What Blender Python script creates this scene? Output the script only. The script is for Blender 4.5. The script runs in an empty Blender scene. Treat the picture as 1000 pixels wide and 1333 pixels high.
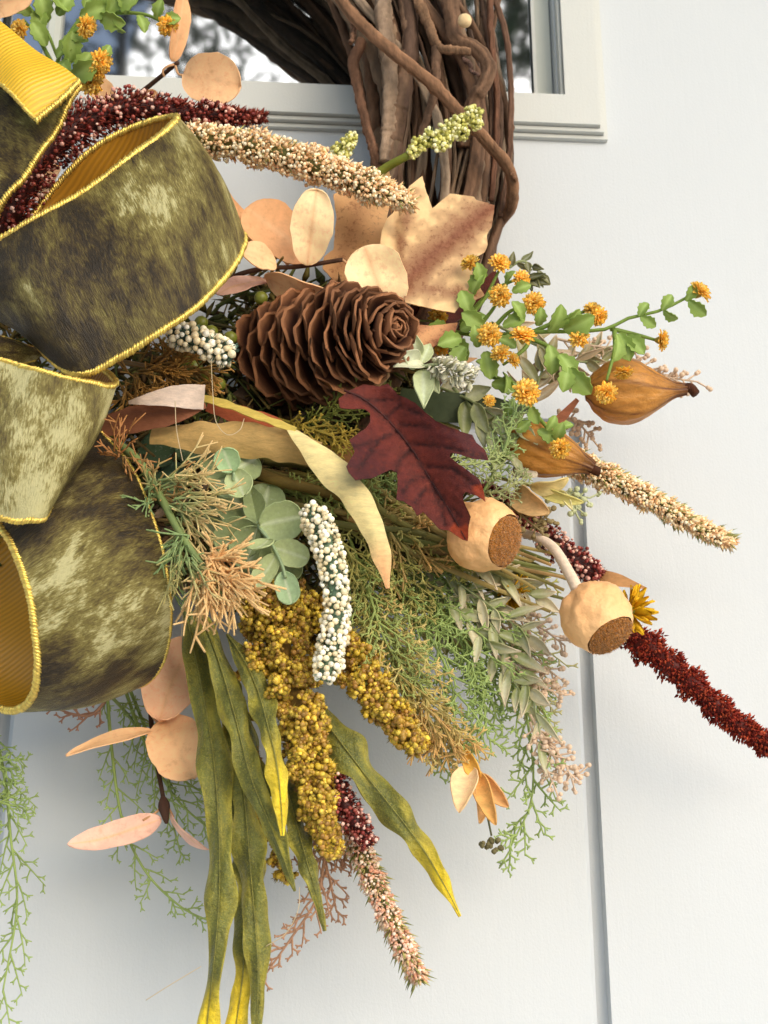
import bpy, bmesh, math, random
import numpy as np
from mathutils import Vector, Matrix
from mathutils.geometry import delaunay_2d_cdt
from mathutils import noise as mnoise
R = np.random.default_rng(11)
random.seed(11)
S = bpy.context.scene
COL = S.collection

# ------------------------------------------------------------------ camera, world, sun, exposure
CAM = np.array([0.0, -0.75, 0.0])
PITCH, YAW, F = math.radians(20), math.radians(3.9), 1850.0      # F: focal length in photo pixels
FWD = np.array([math.sin(YAW)*math.cos(PITCH), math.cos(YAW)*math.cos(PITCH), math.sin(PITCH)])
RGT = np.array([math.cos(YAW), -math.sin(YAW), 0.0])
UPV = np.cross(RGT, FWD)
cd = bpy.data.cameras.new('camera'); cam = bpy.data.objects.new('camera', cd); COL.objects.link(cam)
cam.matrix_world = Matrix(((RGT[0], UPV[0], -FWD[0], CAM[0]), (RGT[1], UPV[1], -FWD[1], CAM[1]),
                           (RGT[2], UPV[2], -FWD[2], CAM[2]), (0, 0, 0, 1)))
cd.sensor_fit = 'VERTICAL'; cd.sensor_height = 36.0; cd.lens = 36.0*F/1333.0
cd.clip_start = 0.02; cd.clip_end = 500
cd.dof.use_dof = True; cd.dof.focus_distance = 0.69; cd.dof.aperture_fstop = 17.0
S.camera = cam
S.view_settings.view_transform = 'Standard'; S.view_settings.look = 'None'
S.view_settings.gamma = 1.0; S.view_settings.exposure = 0.47
W = bpy.data.worlds.new('World'); S.world = W; W.use_nodes = True
wn = W.node_tree.nodes; bg = wn['Background']; bg.inputs[1].default_value = 0.15
sky = wn.new('ShaderNodeTexSky'); sky.sky_type = 'NISHITA'; sky.sun_disc = False
SUN = np.array([0.38, -0.82, 0.36]); SUN /= np.linalg.norm(SUN)
sky.sun_elevation = math.asin(SUN[2]); sky.sun_rotation = math.atan2(SUN[0], SUN[1])
W.node_tree.links.new(sky.outputs[0], bg.inputs[0])
sl = bpy.data.lights.new('sun', 'SUN'); sl.energy = 2.3; sl.angle = math.radians(65); sl.color = (1.0, 0.94, 0.85)
so = bpy.data.objects.new('sun', sl); COL.objects.link(so)
so.rotation_euler = Vector(-SUN).to_track_quat('-Z', 'Y').to_euler(); so.location = (1, -2, 3)

# ------------------------------------------------------------------ pixel -> place
def ray(x, y):
    return FWD + RGT*((x-500.0)/F) + UPV*((666.5-y)/F)
def P(x, y, c):                                   # the point c centimetres in front of the door face seen at photo pixel x, y
    d = ray(x, y); return CAM + d*((-c/100.0 - CAM[1])/d[1])
def U(x, y, c):                                   # metres per photo pixel there
    return (-c/100.0 - CAM[1])/ray(x, y)[1]/F
def PP(pts): return np.array([P(*p) for p in pts])
def lin(r, g, b):
    v = np.array([r, g, b])/255.0
    return np.where(v <= .04045, v/12.92, ((v+.055)/1.055)**2.4)
def nz(v): return v/np.maximum(np.linalg.norm(v, axis=-1, keepdims=True), 1e-9)
def spline(pts, n):                               # Catmull-Rom through pts, n samples
    p = np.asarray(pts, float)
    if len(p) == 2: return p[0]+(p[1]-p[0])*np.linspace(0, 1, n)[:, None]
    q = np.vstack([2*p[0]-p[1], p, 2*p[-1]-p[-2]])
    d = np.linalg.norm(np.diff(p[:, :2] if p.shape[1] > 2 and abs(p).max() > 5 else p, axis=0), axis=1)+1e-6
    cum = np.concatenate([[0], np.cumsum(d)])
    s = np.linspace(0, cum[-1], n); out = []
    for v in s:
        i = min(np.searchsorted(cum, v, 'right')-1, len(p)-2); t = (v-cum[i])/d[i]
        a, b, c, e = q[i], q[i+1], q[i+2], q[i+3]
        out.append(.5*(2*b+(c-a)*t+(2*a-5*b+4*c-e)*t*t+(3*b-a-3*c+e)*t**3))
    return np.array(out)
def lerp(a, b, t): return a+(b-a)*t
def fr(i, n): return i/max(1, n-1)

# ------------------------------------------------------------------ mesh builder
class MB:
    def __init__(s): s.v = []; s.c = []; s.t = []; s.q = []; s.n = 0
    def add(s, v, tris=None, quads=None, col=(.5, .5, .5)):
        v = np.asarray(v, float).reshape(-1, 3); c = np.asarray(col, float)
        if c.ndim == 1: c = np.tile(c, (len(v), 1))
        s.v.append(v); s.c.append(c.reshape(-1, 3))
        if tris is not None and len(tris): s.t.append(np.asarray(tris, int).reshape(-1, 3)+s.n)
        if quads is not None and len(quads): s.q.append(np.asarray(quads, int).reshape(-1, 4)+s.n)
        s.n += len(v)
    def mesh(s, name, m, off=None, smooth=True):
        V = np.concatenate(s.v); C = np.concatenate(s.c)
        if off is not None: V = V-np.asarray(off)
        T = np.concatenate(s.t) if s.t else np.zeros((0, 3), int); Q = np.concatenate(s.q) if s.q else np.zeros((0, 4), int)
        me = bpy.data.meshes.new(name); me.vertices.add(len(V)); me.vertices.foreach_set('co', V.ravel())
        L = np.concatenate([T.ravel(), Q.ravel()]).astype(np.int32)
        me.loops.add(len(L)); me.loops.foreach_set('vertex_index', L)
        st = np.concatenate([np.arange(len(T))*3, len(T)*3+np.arange(len(Q))*4]).astype(np.int32)
        me.polygons.add(len(st)); me.polygons.foreach_set('loop_start', st)
        me.polygons.foreach_set('use_smooth', np.full(len(st), smooth))
        me.update(calc_edges=True)
        a = me.color_attributes.new('Col', 'FLOAT_COLOR', 'POINT')
        a.data.foreach_set('color', np.hstack([C, np.ones((len(C), 1))]).ravel())
        me.materials.append(m); me.validate(); return me
    def build(s, name, m, parent=None, smooth=True, label=None, kind=None, base=None):
        off = np.zeros(3) if base is None else np.asarray(base, float)
        if parent is not None: off = WLOC[parent.name]
        o = bpy.data.objects.new(name, s.mesh(name, m, off, smooth)); COL.objects.link(o)
        if parent is not None: o.parent = parent
        else: o.location = off
        WLOC[o.name] = off
        if label: o['label'] = label
        if kind: o['kind'] = kind
        return o
WLOC = {}
def tag(o, label, cat, group=None):
    o['label'] = label; o['category'] = cat
    if group: o['group'] = group
    return o
def thing(name, label, cat, base, group=None):
    o = bpy.data.objects.new(name, None); COL.objects.link(o); o.location = Vector(base)
    o.empty_display_size = .02; WLOC[o.name] = np.asarray(base, float)
    return tag(o, label, cat, group)
def place(me, name, parent, M3, pos):             # a part that shares its mesh: local 3x3 and world position
    o = bpy.data.objects.new(name, me); COL.objects.link(o); o.parent = parent
    q = np.asarray(pos)-WLOC[parent.name]
    o.matrix_basis = Matrix([[M3[r][0], M3[r][1], M3[r][2], q[r]] for r in range(3)]+[[0, 0, 0, 1]])
    return o

# ------------------------------------------------------------------ shapes
def tube(mb, pts, rad, col, k=7, cap=True, flat=1.0, bark=0.0):
    p = np.asarray(pts, float); n = len(p); rad = np.broadcast_to(np.asarray(rad, float), (n,))
    t = nz(np.gradient(p, axis=0)); a = np.cross(t[0], FWD); a = a if np.linalg.norm(a) > .05 else UPV
    N = []; u = nz(a)
    for i in range(n):
        u = nz(u-t[i]*np.dot(u, t[i])); N.append(u)
    N = np.array(N); B = np.cross(t, N); an = np.arange(k)*2*math.pi/k
    ring = p[:, None]+rad[:, None, None]*(N[:, None]*np.cos(an)[None, :, None]+B[:, None]*np.sin(an)[None, :, None]*flat)
    c = np.asarray(col, float); c = np.tile(c, (n, 1)) if c.ndim == 1 else c; cr = np.repeat(c, k, 0)
    if bark:                                      # stringy ridges along the stem
        w = R.normal(0, 1, (1, k))*.6+np.cumsum(R.normal(0, .22, (n, k)), 0); w = np.clip(w-w.mean(1, keepdims=True), -1.6, 1.6)+R.normal(0, .35, (n, k))
        ring = p[:, None]+(ring-p[:, None])*(1+bark*w)[..., None]; cr = cr*np.clip(1+.22*w, .45, 1.6).reshape(-1, 1)
    v = np.concatenate([ring.reshape(-1, 3), p[:1], p[-1:]]); cc = np.concatenate([cr, c[:1], c[-1:]])
    i = np.arange(n-1)[:, None]*k; j = np.arange(k)[None]; j2 = (j+1) % k
    q = np.stack([i+j, i+j2, i+k+j2, i+k+j], -1).reshape(-1, 4); tr = []
    if cap:
        for z in range(k): tr += [(n*k, (z+1) % k, z), (n*k+1, (n-1)*k+z, (n-1)*k+(z+1) % k)]
    mb.add(v, tr, q, cc)
def gridnormals(G):
    return nz(np.cross(np.gradient(G, axis=0), np.gradient(G, axis=1)))
def sheet(mb, G, thick, col):                     # a solid sheet from a grid of points
    r, c = G.shape[:2]; n = gridnormals(G)*thick/2; col = np.asarray(col, float)
    cc = np.broadcast_to(col, (r, c, 3)) if col.ndim == 1 else col
    i = np.arange(r-1)[:, None]*c; j = np.arange(c-1)[None]
    q = np.stack([i+j, i+j+1, i+c+j+1, i+c+j], -1).reshape(-1, 4); m = r*c
    mb.add((G+n).reshape(-1, 3), None, q, cc.reshape(-1, 3)); mb.add((G-n).reshape(-1, 3), None, q[:, ::-1], cc.reshape(-1, 3))
    idx = np.arange(m).reshape(r, c); b = np.concatenate([idx[0], idx[1:, -1], idx[-1, -2::-1], idx[-2:0:-1, 0]])
    k = len(b); f = (G+n).reshape(-1, 3)[b]; g = (G-n).reshape(-1, 3)[b]; bc = cc.reshape(-1, 3)[b]
    a = np.arange(k); a2 = (a+1) % k
    mb.add(np.concatenate([f, g]), None, np.stack([a2, a, k+a, k+a2], -1), np.concatenate([bc, bc]))
def ico(sub):
    b = bmesh.new(); bmesh.ops.create_icosphere(b, subdivisions=sub, radius=1.0)
    v = np.array([x.co[:] for x in b.verts]); f = np.array([[x.index for x in y.verts] for y in b.faces]); b.free(); return v, f
ICO0 = ico(1); ICO1 = ico(2)
BRACT = (np.array([[0, 0, 0], [.25, .4, .1], [-.25, .4, .1], [0, .35, -.14], [0, 1, .06]]),
         np.array([[0, 2, 1], [0, 1, 3], [0, 3, 2], [4, 1, 2], [4, 3, 1], [4, 2, 3]]))
def _petal():
    v = []; 
    for t, w, z in ((0, .12, 0), (.35, .3, .06), (.7, .36, .02), (1, .12, -.06)):
        v += [[-w, t, z], [0, t, z-.08], [w, t, z], [0, t, z-.16]]
    f = []
    for i in range(3):
        a = i*4
        for (p, q) in ((0, 1), (1, 2), (2, 3), (3, 0)): f += [[a+p, a+q, a+4+q], [a+p, a+4+q, a+4+p]]
    f += [[12, 13, 14], [12, 14, 15], [2, 1, 0], [3, 2, 0]]
    return np.array(v), np.array(f)
PETAL = _petal()
def _rod(k=5):
    a = np.arange(k)*2*math.pi/k; v = []
    for y, r in ((0, 1), (.5, .85), (1, .72)): v += [[r*math.cos(x), y, r*math.sin(x)] for x in a]
    v.append([0, 1.04, 0]); f = []
    for i in range(2):
        for j in range(k):
            j2 = (j+1) % k; f += [[i*k+j, i*k+k+j, i*k+k+j2], [i*k+j, i*k+k+j2, i*k+j2]]
    for j in range(k): f.append([2*k+j, 3*k, 2*k+(j+1) % k])
    return np.array(v, float), np.array(f)
ROD = _rod()
def inst(mb, T, pos, B, col, col2=None):          # copies of a template; B is (k,3,3) with scaled axes as columns
    tv, tf = T; pos = np.asarray(pos, float); k = len(pos)
    if k == 0: return
    v = np.einsum('kij,nj->kni', B, tv)+pos[:, None]
    f = (tf[None]+(np.arange(k)*len(tv))[:, None, None]).reshape(-1, 3)
    c = np.broadcast_to(np.asarray(col, float), (k, 3))[:, None]
    if col2 is not None:
        y = np.clip(tv[:, 1], 0, 1)[None, :, None]; c = c*(1-y)+np.broadcast_to(np.asarray(col2, float), (k, 3))[:, None]*y
    else: c = np.broadcast_to(c, (k, len(tv), 3))
    mb.add(v.reshape(-1, 3), f, None, c.reshape(-1, 3))
def bases(d, ln, w, up=None, roll=None):
    d = nz(np.asarray(d, float)); k = len(d)
    up = R.normal(size=(k, 3)) if up is None else np.broadcast_to(up, (k, 3))
    x = nz(np.cross(d, up)); z = np.cross(x, d)
    ln = np.broadcast_to(ln, (k,))[:, None]; w = np.broadcast_to(w, (k,))[:, None]
    return np.stack([x*w, d*ln, z*w], -1)
def balls(mb, pos, r, col, T=ICO0):
    pos = np.asarray(pos); k = len(pos); r = np.broadcast_to(r, (k,))
    inst(mb, T, pos, np.eye(3)[None]*r[:, None, None], col)
class Segs:                                       # many thin tapered rods, emitted at once
    def __init__(s): s.a = []; s.b = []; s.r = []; s.c = []; s.d = []
    def add(s, a, b, r, c, d=None): s.a.append(a); s.b.append(b); s.r.append(r); s.c.append(c); s.d.append(c if d is None else d)
    def emit(s, mb):
        if not s.a: return
        a = np.array(s.a); b = np.array(s.b); d = b-a
        inst(mb, ROD, a, bases(d, np.linalg.norm(d, axis=1), np.array(s.r)), np.array(s.c), np.array(s.d))
def profile(t, kind):
    if kind == 'round': return np.sqrt(np.clip(1-(2*t-1)**2, 0, 1))**.9*(.86+.14*t)+.015
    if kind == 'egg': return np.sin(math.pi*np.clip(t, 0, 1)**.78)**.62+.02
    if kind == 'lance': return np.sin(math.pi*np.clip(t, 0, 1)**.72)**1.05+.03
    if kind == 'spoon': return np.sin(math.pi*np.clip(t, 0, 1)**1.7)**.6*.9+.08
    if kind == 'blade': return np.clip(np.minimum(t*7+.3, (1-t)*3.2), 0.03, 1)**.8
def leafgrid(base, tip, w, nrm, kind='egg', cup=.1, curl=.08, rows=10, cols=7, wave=0.0, sideways=0.0):
    base = np.asarray(base); ax = np.asarray(tip)-base; L = np.linalg.norm(ax); a = ax/L
    sd = nz(np.cross(a, nrm)); n = np.cross(sd, a)
    t = np.linspace(0, 1, rows) if kind in ('lance', 'blade') else (1-np.cos(np.linspace(0, math.pi, rows)))/2; s = np.linspace(-1, 1, cols); ph = R.uniform(0, 6.28)
    pr = profile(t, kind)*w/2*(1+.03*np.sin(t*11+ph)+.025*np.sin(t*23+ph*2))
    G = (base+t[:, None, None]*ax+s[None, :, None]*pr[:, None, None]*sd
         + n*(cup*w*(s[None, :, None]**2)*(.3+pr[:, None, None]/(w/2)*.7)+curl*L*(4*t*(1-t))[:, None, None]
              + wave*w*np.sin(ph+t[:, None, None]*9+s[None, :, None]*2))
         + sd*(sideways*L*(4*t*(1-t))[:, None, None]))
    return G, t, s
def rollnormal(base, tip, roll):
    a = nz(np.asarray(tip)-np.asarray(base)); n = -FWD-a*np.dot(-FWD, a); n = nz(n); b = np.cross(a, n)
    r = math.radians(roll); return n*math.cos(r)+b*math.sin(r)
def leafmb(base, tip, w, col, roll=0, kind='egg', vein=None, tipcol=None, thick=.0004, **kw):
    mb = MB(); G, t, s = leafgrid(base, tip, w, rollnormal(base, tip, roll), kind, **kw)
    c = np.broadcast_to(np.asarray(col, float), G.shape).copy()
    if tipcol is not None: c = lerp(c, np.asarray(tipcol), np.clip(t*1.6-.6, 0, 1)[:, None, None])
    if vein is not None: c[:, len(s)//2] = lerp(c[:, len(s)//2], np.asarray(vein), .75)
    sheet(mb, G, thick, c); return mb
def polysheet(mb, poly, cf, colf, step=6.0, thick=.0006):     # an outline with its own distance, filled, dished and given a thickness
    p = np.array(poly, float); pts = []
    for i in range(len(p)):
        a, b = p[i], p[(i+1) % len(p)]; k = max(1, int(np.linalg.norm(b-a)/step))
        pts += [a+(b-a)*j/k+(0 if j == 0 else R.normal(0, .35, 2)) for j in range(k)]
    nb = len(pts); lo = p.min(0); hi = p.max(0)
    def inside(x, y):
        r = False; j = len(p)-1
        for i in range(len(p)):
            if (p[i, 1] > y) != (p[j, 1] > y) and x < (p[j, 0]-p[i, 0])*(y-p[i, 1])/(p[j, 1]-p[i, 1])+p[i, 0]: r = not r
            j = i
        return r
    B = np.array(pts)
    for yy in np.arange(lo[1], hi[1], step):
        for xx in np.arange(lo[0], hi[0], step):
            q = np.array([xx, yy])+R.uniform(-.25, .25, 2)*step
            if inside(*q) and np.min(np.sum((B-q)**2, 1)) > (step*.55)**2: pts.append(q)
    v, _, f, *_ = delaunay_2d_cdt([Vector(q) for q in pts], [(i, (i+1) % nb) for i in range(nb)], [], 0, 1e-4)
    tri = [t for t in f if inside(*(sum((v[i] for i in t), Vector((0, 0)))/3))]
    xy = np.array([q[:] for q in v]); c = np.array([cf(*q) for q in xy])
    A = np.array([P(q[0], q[1], d) for q, d in zip(xy, c)]); Bk = A+np.array([0, thick, 0])
    cl = np.array([colf(*q) for q in xy]); tri = np.array(tri)
    nn = np.cross(A[tri[:, 1]]-A[tri[:, 0]], A[tri[:, 2]]-A[tri[:, 0]]); tri[nn[:, 1] > 0] = tri[nn[:, 1] > 0][:, ::-1]
    mb.add(A, tri, None, cl); mb.add(Bk, tri[:, ::-1], None, cl)
    a = np.arange(nb); a2 = (a+1) % nb; mb.add(np.concatenate([A[:nb], Bk[:nb]]), None, np.stack([a, a2, nb+a2, nb+a], -1), np.concatenate([cl[:nb], cl[:nb]]))
def segdist(x, y, line):
    b = 1e9
    for (x0, y0), (x1, y1) in zip(line[:-1], line[1:]):
        dx, dy = x1-x0, y1-y0; t = max(0, min(1, ((x-x0)*dx+(y-y0)*dy)/(dx*dx+dy*dy+1e-9)))
        b = min(b, math.hypot(x-x0-t*dx, y-y0-t*dy))
    return b
def prism(mb, pts, c, t, col):                    # outline on the plane c cm in front of the door, t cm thick towards the house
    A = np.array([P(x, y, c) for x, y in pts]); slab(mb, A, t, col)
def slab(mb, A, t, col):
    B = A+np.array([0, t/100.0, 0]); n = len(A)
    mb.add(A, None, None, col); mb.add(A[:0], None, None, np.zeros((0, 3)))
    base = mb.n-n
    mb.t.append(np.array([[base, base+i+1, base+i] for i in range(1, n-1)]))
    a = np.arange(n); a2 = (a+1) % n
    mb.add(np.concatenate([A, B]), None, np.stack([a, a2, n+a2, n+a], -1), col)

# ------------------------------------------------------------------ materials
def newmat(name):
    m = bpy.data.materials.new(name); m.use_nodes = True; nt = m.node_tree
    return m, nt, nt.nodes['Principled BSDF'], nt.nodes['Material Output']
def noise(nt, scale, detail=4, rough=.6, vec=None, dist=0):
    n = nt.nodes.new('ShaderNodeTexNoise'); n.inputs['Scale'].default_value = scale; n.inputs['Detail'].default_value = detail
    n.inputs['Roughness'].default_value = rough; n.inputs['Distortion'].default_value = dist
    if vec is not None: nt.links.new(vec, n.inputs['Vector'])
    return n
def mapr(nt, src, a, b, c, d):
    n = nt.nodes.new('ShaderNodeMapRange'); nt.links.new(src, n.inputs[0])
    for i, v in enumerate((a, b, c, d)): n.inputs[i+1].default_value = v
    return n.outputs[0]
def mixc(nt, mode, fac, a, b):
    n = nt.nodes.new('ShaderNodeMix'); n.data_type = 'RGBA'; n.blend_type = mode
    for sock, v in ((n.inputs[0], fac), (n.inputs[6], a), (n.inputs[7], b)):
        if hasattr(v, 'links') or isinstance(v, bpy.types.NodeSocket): nt.links.new(v, sock)
        elif isinstance(v, (int, float)): sock.default_value = v
        else: sock.default_value = (*v, 1)
    return n.outputs[2]
def coords(nt, scale=None):
    t = nt.nodes.new('ShaderNodeTexCoord').outputs['Object']
    if scale is None: return t
    m = nt.nodes.new('ShaderNodeMapping'); m.inputs['Scale'].default_value = scale; nt.links.new(t, m.inputs[0]); return m.outputs[0]
def bump(nt, bs, h, strength, dist):
    b = nt.nodes.new('ShaderNodeBump'); b.inputs['Strength'].default_value = strength; b.inputs['Distance'].default_value = dist
    nt.links.new(h, b.inputs['Height']); nt.links.new(b.outputs[0], bs.inputs['Normal']); return b
def mat(name, rough=.6, ns=300, amt=.25, bs=500, bstr=.3, bd=.0004, sheen=0, transl=0, metal=0, spec=.35, stretch=None, spot=None, obvar=.0, byc=False, gain=1.18):
    m, nt, p, out = newmat(name); at = nt.nodes.new('ShaderNodeAttribute'); at.attribute_name = 'Col'
    v = coords(nt, stretch); n = noise(nt, ns, 5, .65, v); g = mapr(nt, n.outputs[0], .25, .75, gain*(1-amt), gain*(1+amt))
    col = mixc(nt, 'MULTIPLY', 1.0, at.outputs['Color'], g)
    if spot:                                      # blotches of a second colour, part of the thing's own colouring
        n2 = noise(nt, spot[1], 6, .75, v); src = n2.outputs[0]
        if byc:                                   # more speckle where the leaf's own colour is browner
            sp = nt.nodes.new('ShaderNodeSeparateColor'); nt.links.new(at.outputs['Color'], sp.inputs[0]); mm = nt.nodes.new('ShaderNodeMath'); mm.operation = 'MULTIPLY_ADD'
            nt.links.new(sp.outputs[1], mm.inputs[0]); mm.inputs[1].default_value = -.42; nt.links.new(src, mm.inputs[2]); src = mm.outputs[0]
        col = mixc(nt, 'MIX', mapr(nt, src, spot[2], spot[2]+spot[3], 0, spot[4]), col, spot[0])
    if obvar:
        oi = nt.nodes.new('ShaderNodeObjectInfo'); col = mixc(nt, 'MULTIPLY', 1.0, col, mapr(nt, oi.outputs['Random'], 0, 1, 1-obvar, 1+obvar))
    nt.links.new(col, p.inputs['Base Color'])
    p.inputs['Roughness'].default_value = rough; p.inputs['Metallic'].default_value = metal; p.inputs['Specular IOR Level'].default_value = spec
    if sheen: p.inputs['Sheen Weight'].default_value = sheen; p.inputs['Sheen Roughness'].default_value = .4
    b = noise(nt, bs, 4, .6, v); bump(nt, p, b.outputs[0], bstr, bd)
    if transl:
        t = nt.nodes.new('ShaderNodeBsdfTranslucent'); nt.links.new(col, t.inputs[0]); x = nt.nodes.new('ShaderNodeMixShader')
        x.inputs[0].default_value = transl; nt.links.new(p.outputs[0], x.inputs[1]); nt.links.new(t.outputs[0], x.inputs[2]); nt.links.new(x.outputs[0], out.inputs[0])
    return m
M = {}
M['leaf'] = mat('paper leaf', .62, 180, .14, 700, .35, .0003, transl=.12, spec=.3, gain=1.25, spot=(lin(196, 130, 80), 200, .52, .24, .5))
M['mottled'] = mat('mottled leaf', .65, 160, .10, 900, .4, .0003, transl=.12, spec=.25, spot=(lin(126, 74, 50), 330, .40, .16, .8), byc=True)
M['oak'] = mat('burgundy fabric leaf', .6, 200, .4, 1500, .7, .0006, sheen=.12, spec=.25, spot=(lin(128, 50, 26), 330, .5, .25, .5), gain=.95)
M['sage'] = mat('waxy sage leaf', .55, 420, .16, 600, .3, .0003, transl=.12, spec=.3, spot=(lin(205, 212, 190), 500, .56, .16, .45))
M['green'] = mat('green plastic', .58, 250, .2, 500, .2, .0003, transl=.15, spec=.4)
M['twig'] = mat('vine bark', .85, 120, .38, 500, .85, .0012, spec=.2, stretch=(1, 1, .35), spot=(lin(74, 58, 46), 150, .5, .2, .5), gain=1.15)
M['bead'] = mat('painted bead', .42, 500, .15, 900, .1, .0002, spec=.45)
M['floret'] = mat('dyed floret', .7, 700, .25, 900, .3, .0003, spec=.25)
M['fern'] = mat('plastic fern', .52, 150, .18, 700, .2, .0003, spec=.35, transl=.1)
M['blade'] = mat('glitter flecked leaf', .5, 160, .4, 420, .9, .0016, sheen=.15, spec=.4, spot=(lin(196, 178, 58), 1500, .5, .2, .6))
M['husk'] = mat('dried husk', .7, 130, .22, 420, .5, .0006, transl=.2, spec=.25, stretch=(1, 3, 3))
M['pod'] = mat('dried pod skin', .5, 60, .12, 110, .8, .0022, spec=.35, spot=(lin(220, 150, 90), 70, .5, .25, .5))
M['lantern'] = mat('papery calyx', .42, 70, .28, 170, .8, .0018, transl=.25, spec=.45, spot=(lin(112, 60, 20), 60, .52, .22, .6), stretch=(.7, 1, 1.3))
M['felt'] = mat('felt', .95, 500, .35, 1500, .7, .0008, sheen=.6, spec=.1)
M['cone'] = mat('pinecone scale', .6, 300, .45, 500, .6, .0006, spec=.35, obvar=.3, gain=1.0)
M['gold'] = mat('gold thread', .34, 900, .2, 2200, .5, .0003, metal=.75, spec=.5)
M['petal'] = mat('orange petal', .6, 400, .15, 900, .2, .0002, transl=.28, spec=.25, obvar=.1, gain=1.2)
M['dark'] = mat('dried filler', .8, 200, .4, 500, .5, .0005, spec=.2, gain=1)
M['wrap'] = mat('paper wrap', .8, 300, .15, 900, .6, .0005, spec=.2)
M['thread'] = mat('glue thread', .3, 100, .05, 100, 0, .0001, transl=.3, spec=.5)
# ------------------------------------------------------------------ setting: ground, door, window
def paint(name, rgb, rough=.42, grain=True):
    m, nt, p, out = newmat(name)
    v = coords(nt, (60, 60, 7)); n = noise(nt, 3.0, 6, .6, v, 1.2)
    n0 = noise(nt, 6, 3, .5, coords(nt))
    c = mixc(nt, 'MULTIPLY', 1.0, rgb, mapr(nt, n0.outputs[0], .3, .7, .985, 1.01))
    d = noise(nt, 900, 2, .5, coords(nt)); c = mixc(nt, 'MIX', mapr(nt, d.outputs[0], .76, .8, 0, .12), c, lin(120, 115, 105))
    nt.links.new(c, p.inputs['Base Color']); p.inputs['Roughness'].default_value = rough; p.inputs['Specular IOR Level'].default_value = .3
    mm = nt.nodes.new('ShaderNodeMath'); mm.operation = 'ADD'; f = noise(nt, 900, 3, .6, coords(nt, (1, 1, .6)))
    nt.links.new(n.outputs[0], mm.inputs[0]); nt.links.new(f.outputs[0], mm.inputs[1])
    bump(nt, p, mm.outputs[0], .22 if grain else .1, .0006); return m
M['door'] = paint('white door paint', lin(210, 214, 217)); M['trim'] = paint('white window trim', lin(212, 213, 208), .36)
M['inner'] = paint('grey white sash', lin(196, 200, 192), .5, False)
m, nt, p, out = newmat('window glass'); p.inputs['Base Color'].default_value = (.012, .014, .013, 1); p.inputs['Roughness'].default_value = .03
gl_ = nt.nodes.new('ShaderNodeBsdfGlossy'); gl_.inputs['Roughness'].default_value = .03; gl_.inputs[0].default_value = (.95, .97, .97, 1); mx = nt.nodes.new('ShaderNodeMixShader'); mx.inputs[0].default_value = .42
nt.links.new(p.outputs[0], mx.inputs[1]); nt.links.new(gl_.outputs[0], mx.inputs[2]); nt.links.new(mx.outputs[0], out.inputs[0]); M['glass'] = m    # coated double glazing: mirrors about half
m, nt, p, out = newmat('pale paving')
n = noise(nt, 1.2, 6, .6, coords(nt)); nt.links.new(mixc(nt, 'MIX', n.outputs[0], lin(208, 206, 200), lin(190, 188, 182)), p.inputs['Base Color'])
p.inputs['Roughness'].default_value = .9; M['ground'] = m
mb = MB(); g = 250.0; mb.add([[-g, -g, -1.35], [g, -g, -1.35], [g, .5, -1.35], [-g, .5, -1.35]], None, [[0, 1, 2, 3]])
mb.build('ground', M['ground'], None, kind='structure')

def PX(x, y): q = P(x, y, 0); return q[0], q[2]
XR = PX(1120, 700)[0]; XL = PX(-420, 700)[0]; ZB = -1.3
wl, wr = PX(-60, 60)[0], PX(722, 60)[0]; wb = PX(430, 119)[1]; wt = wb+.5
gr = PX(779, 986)[0]; gl = PX(-20, 1290)[0]; pt = PX(750, 560)[1]; gw = .0068
door = thing('front_door', 'white painted panelled door with a window behind the wreath', 'door', (0, 0, ZB))
def rect(mb, x0, x1, z0, z1, c, t, col=(.8, .8, .8), bev=0.0):
    b = bev; y = -c/100
    if not b: slab(mb, np.array([[x0, y, z1], [x1, y, z1], [x1, y, z0], [x0, y, z0]]), t, col); return
    o = np.array([[x0, y+b, z1], [x1, y+b, z1], [x1, y+b, z0], [x0, y+b, z0]]); i = np.array([[x0+b, y, z1-b], [x1-b, y, z1-b], [x1-b, y, z0+b], [x0+b, y, z0+b]])
    a = np.arange(4); a2 = (a+1) % 4
    mb.add(np.concatenate([o, i]), None, np.concatenate([[[7, 6, 5, 4]], np.stack([a, a2, 4+a2, 4+a], -1)[:, ::-1]]), col)
    slab(mb, o, t, col)
mb = MB()
rect(mb, gr, XR, ZB, wt+.4, 0, 4); rect(mb, XL, gl-gw, ZB, wb, 0, 4); rect(mb, gl-gw, gr, pt+gw, wb, 0, 4)
rect(mb, XL, wl, wb, wt+.4, 0, 4); rect(mb, wr, gr, wb, wt+.4, 0, 4); rect(mb, wl, wr, wt, wt+.4, 0, 4)
mb.build('door_slab', M['door'], door, False)
mb = MB(); rect(mb, gl-gw-.02, gr+.02, ZB, pt+gw+.02, -.9, 1.5); mb.build('groove', M['door'], door, False, label='recessed grey shadowed groove round the lower panel')
mb = MB(); rect(mb, gl, gr-gw, ZB, pt, -.12, .8, bev=.0022); mb.build('raised_panel', M['door'], door, False)
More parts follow.
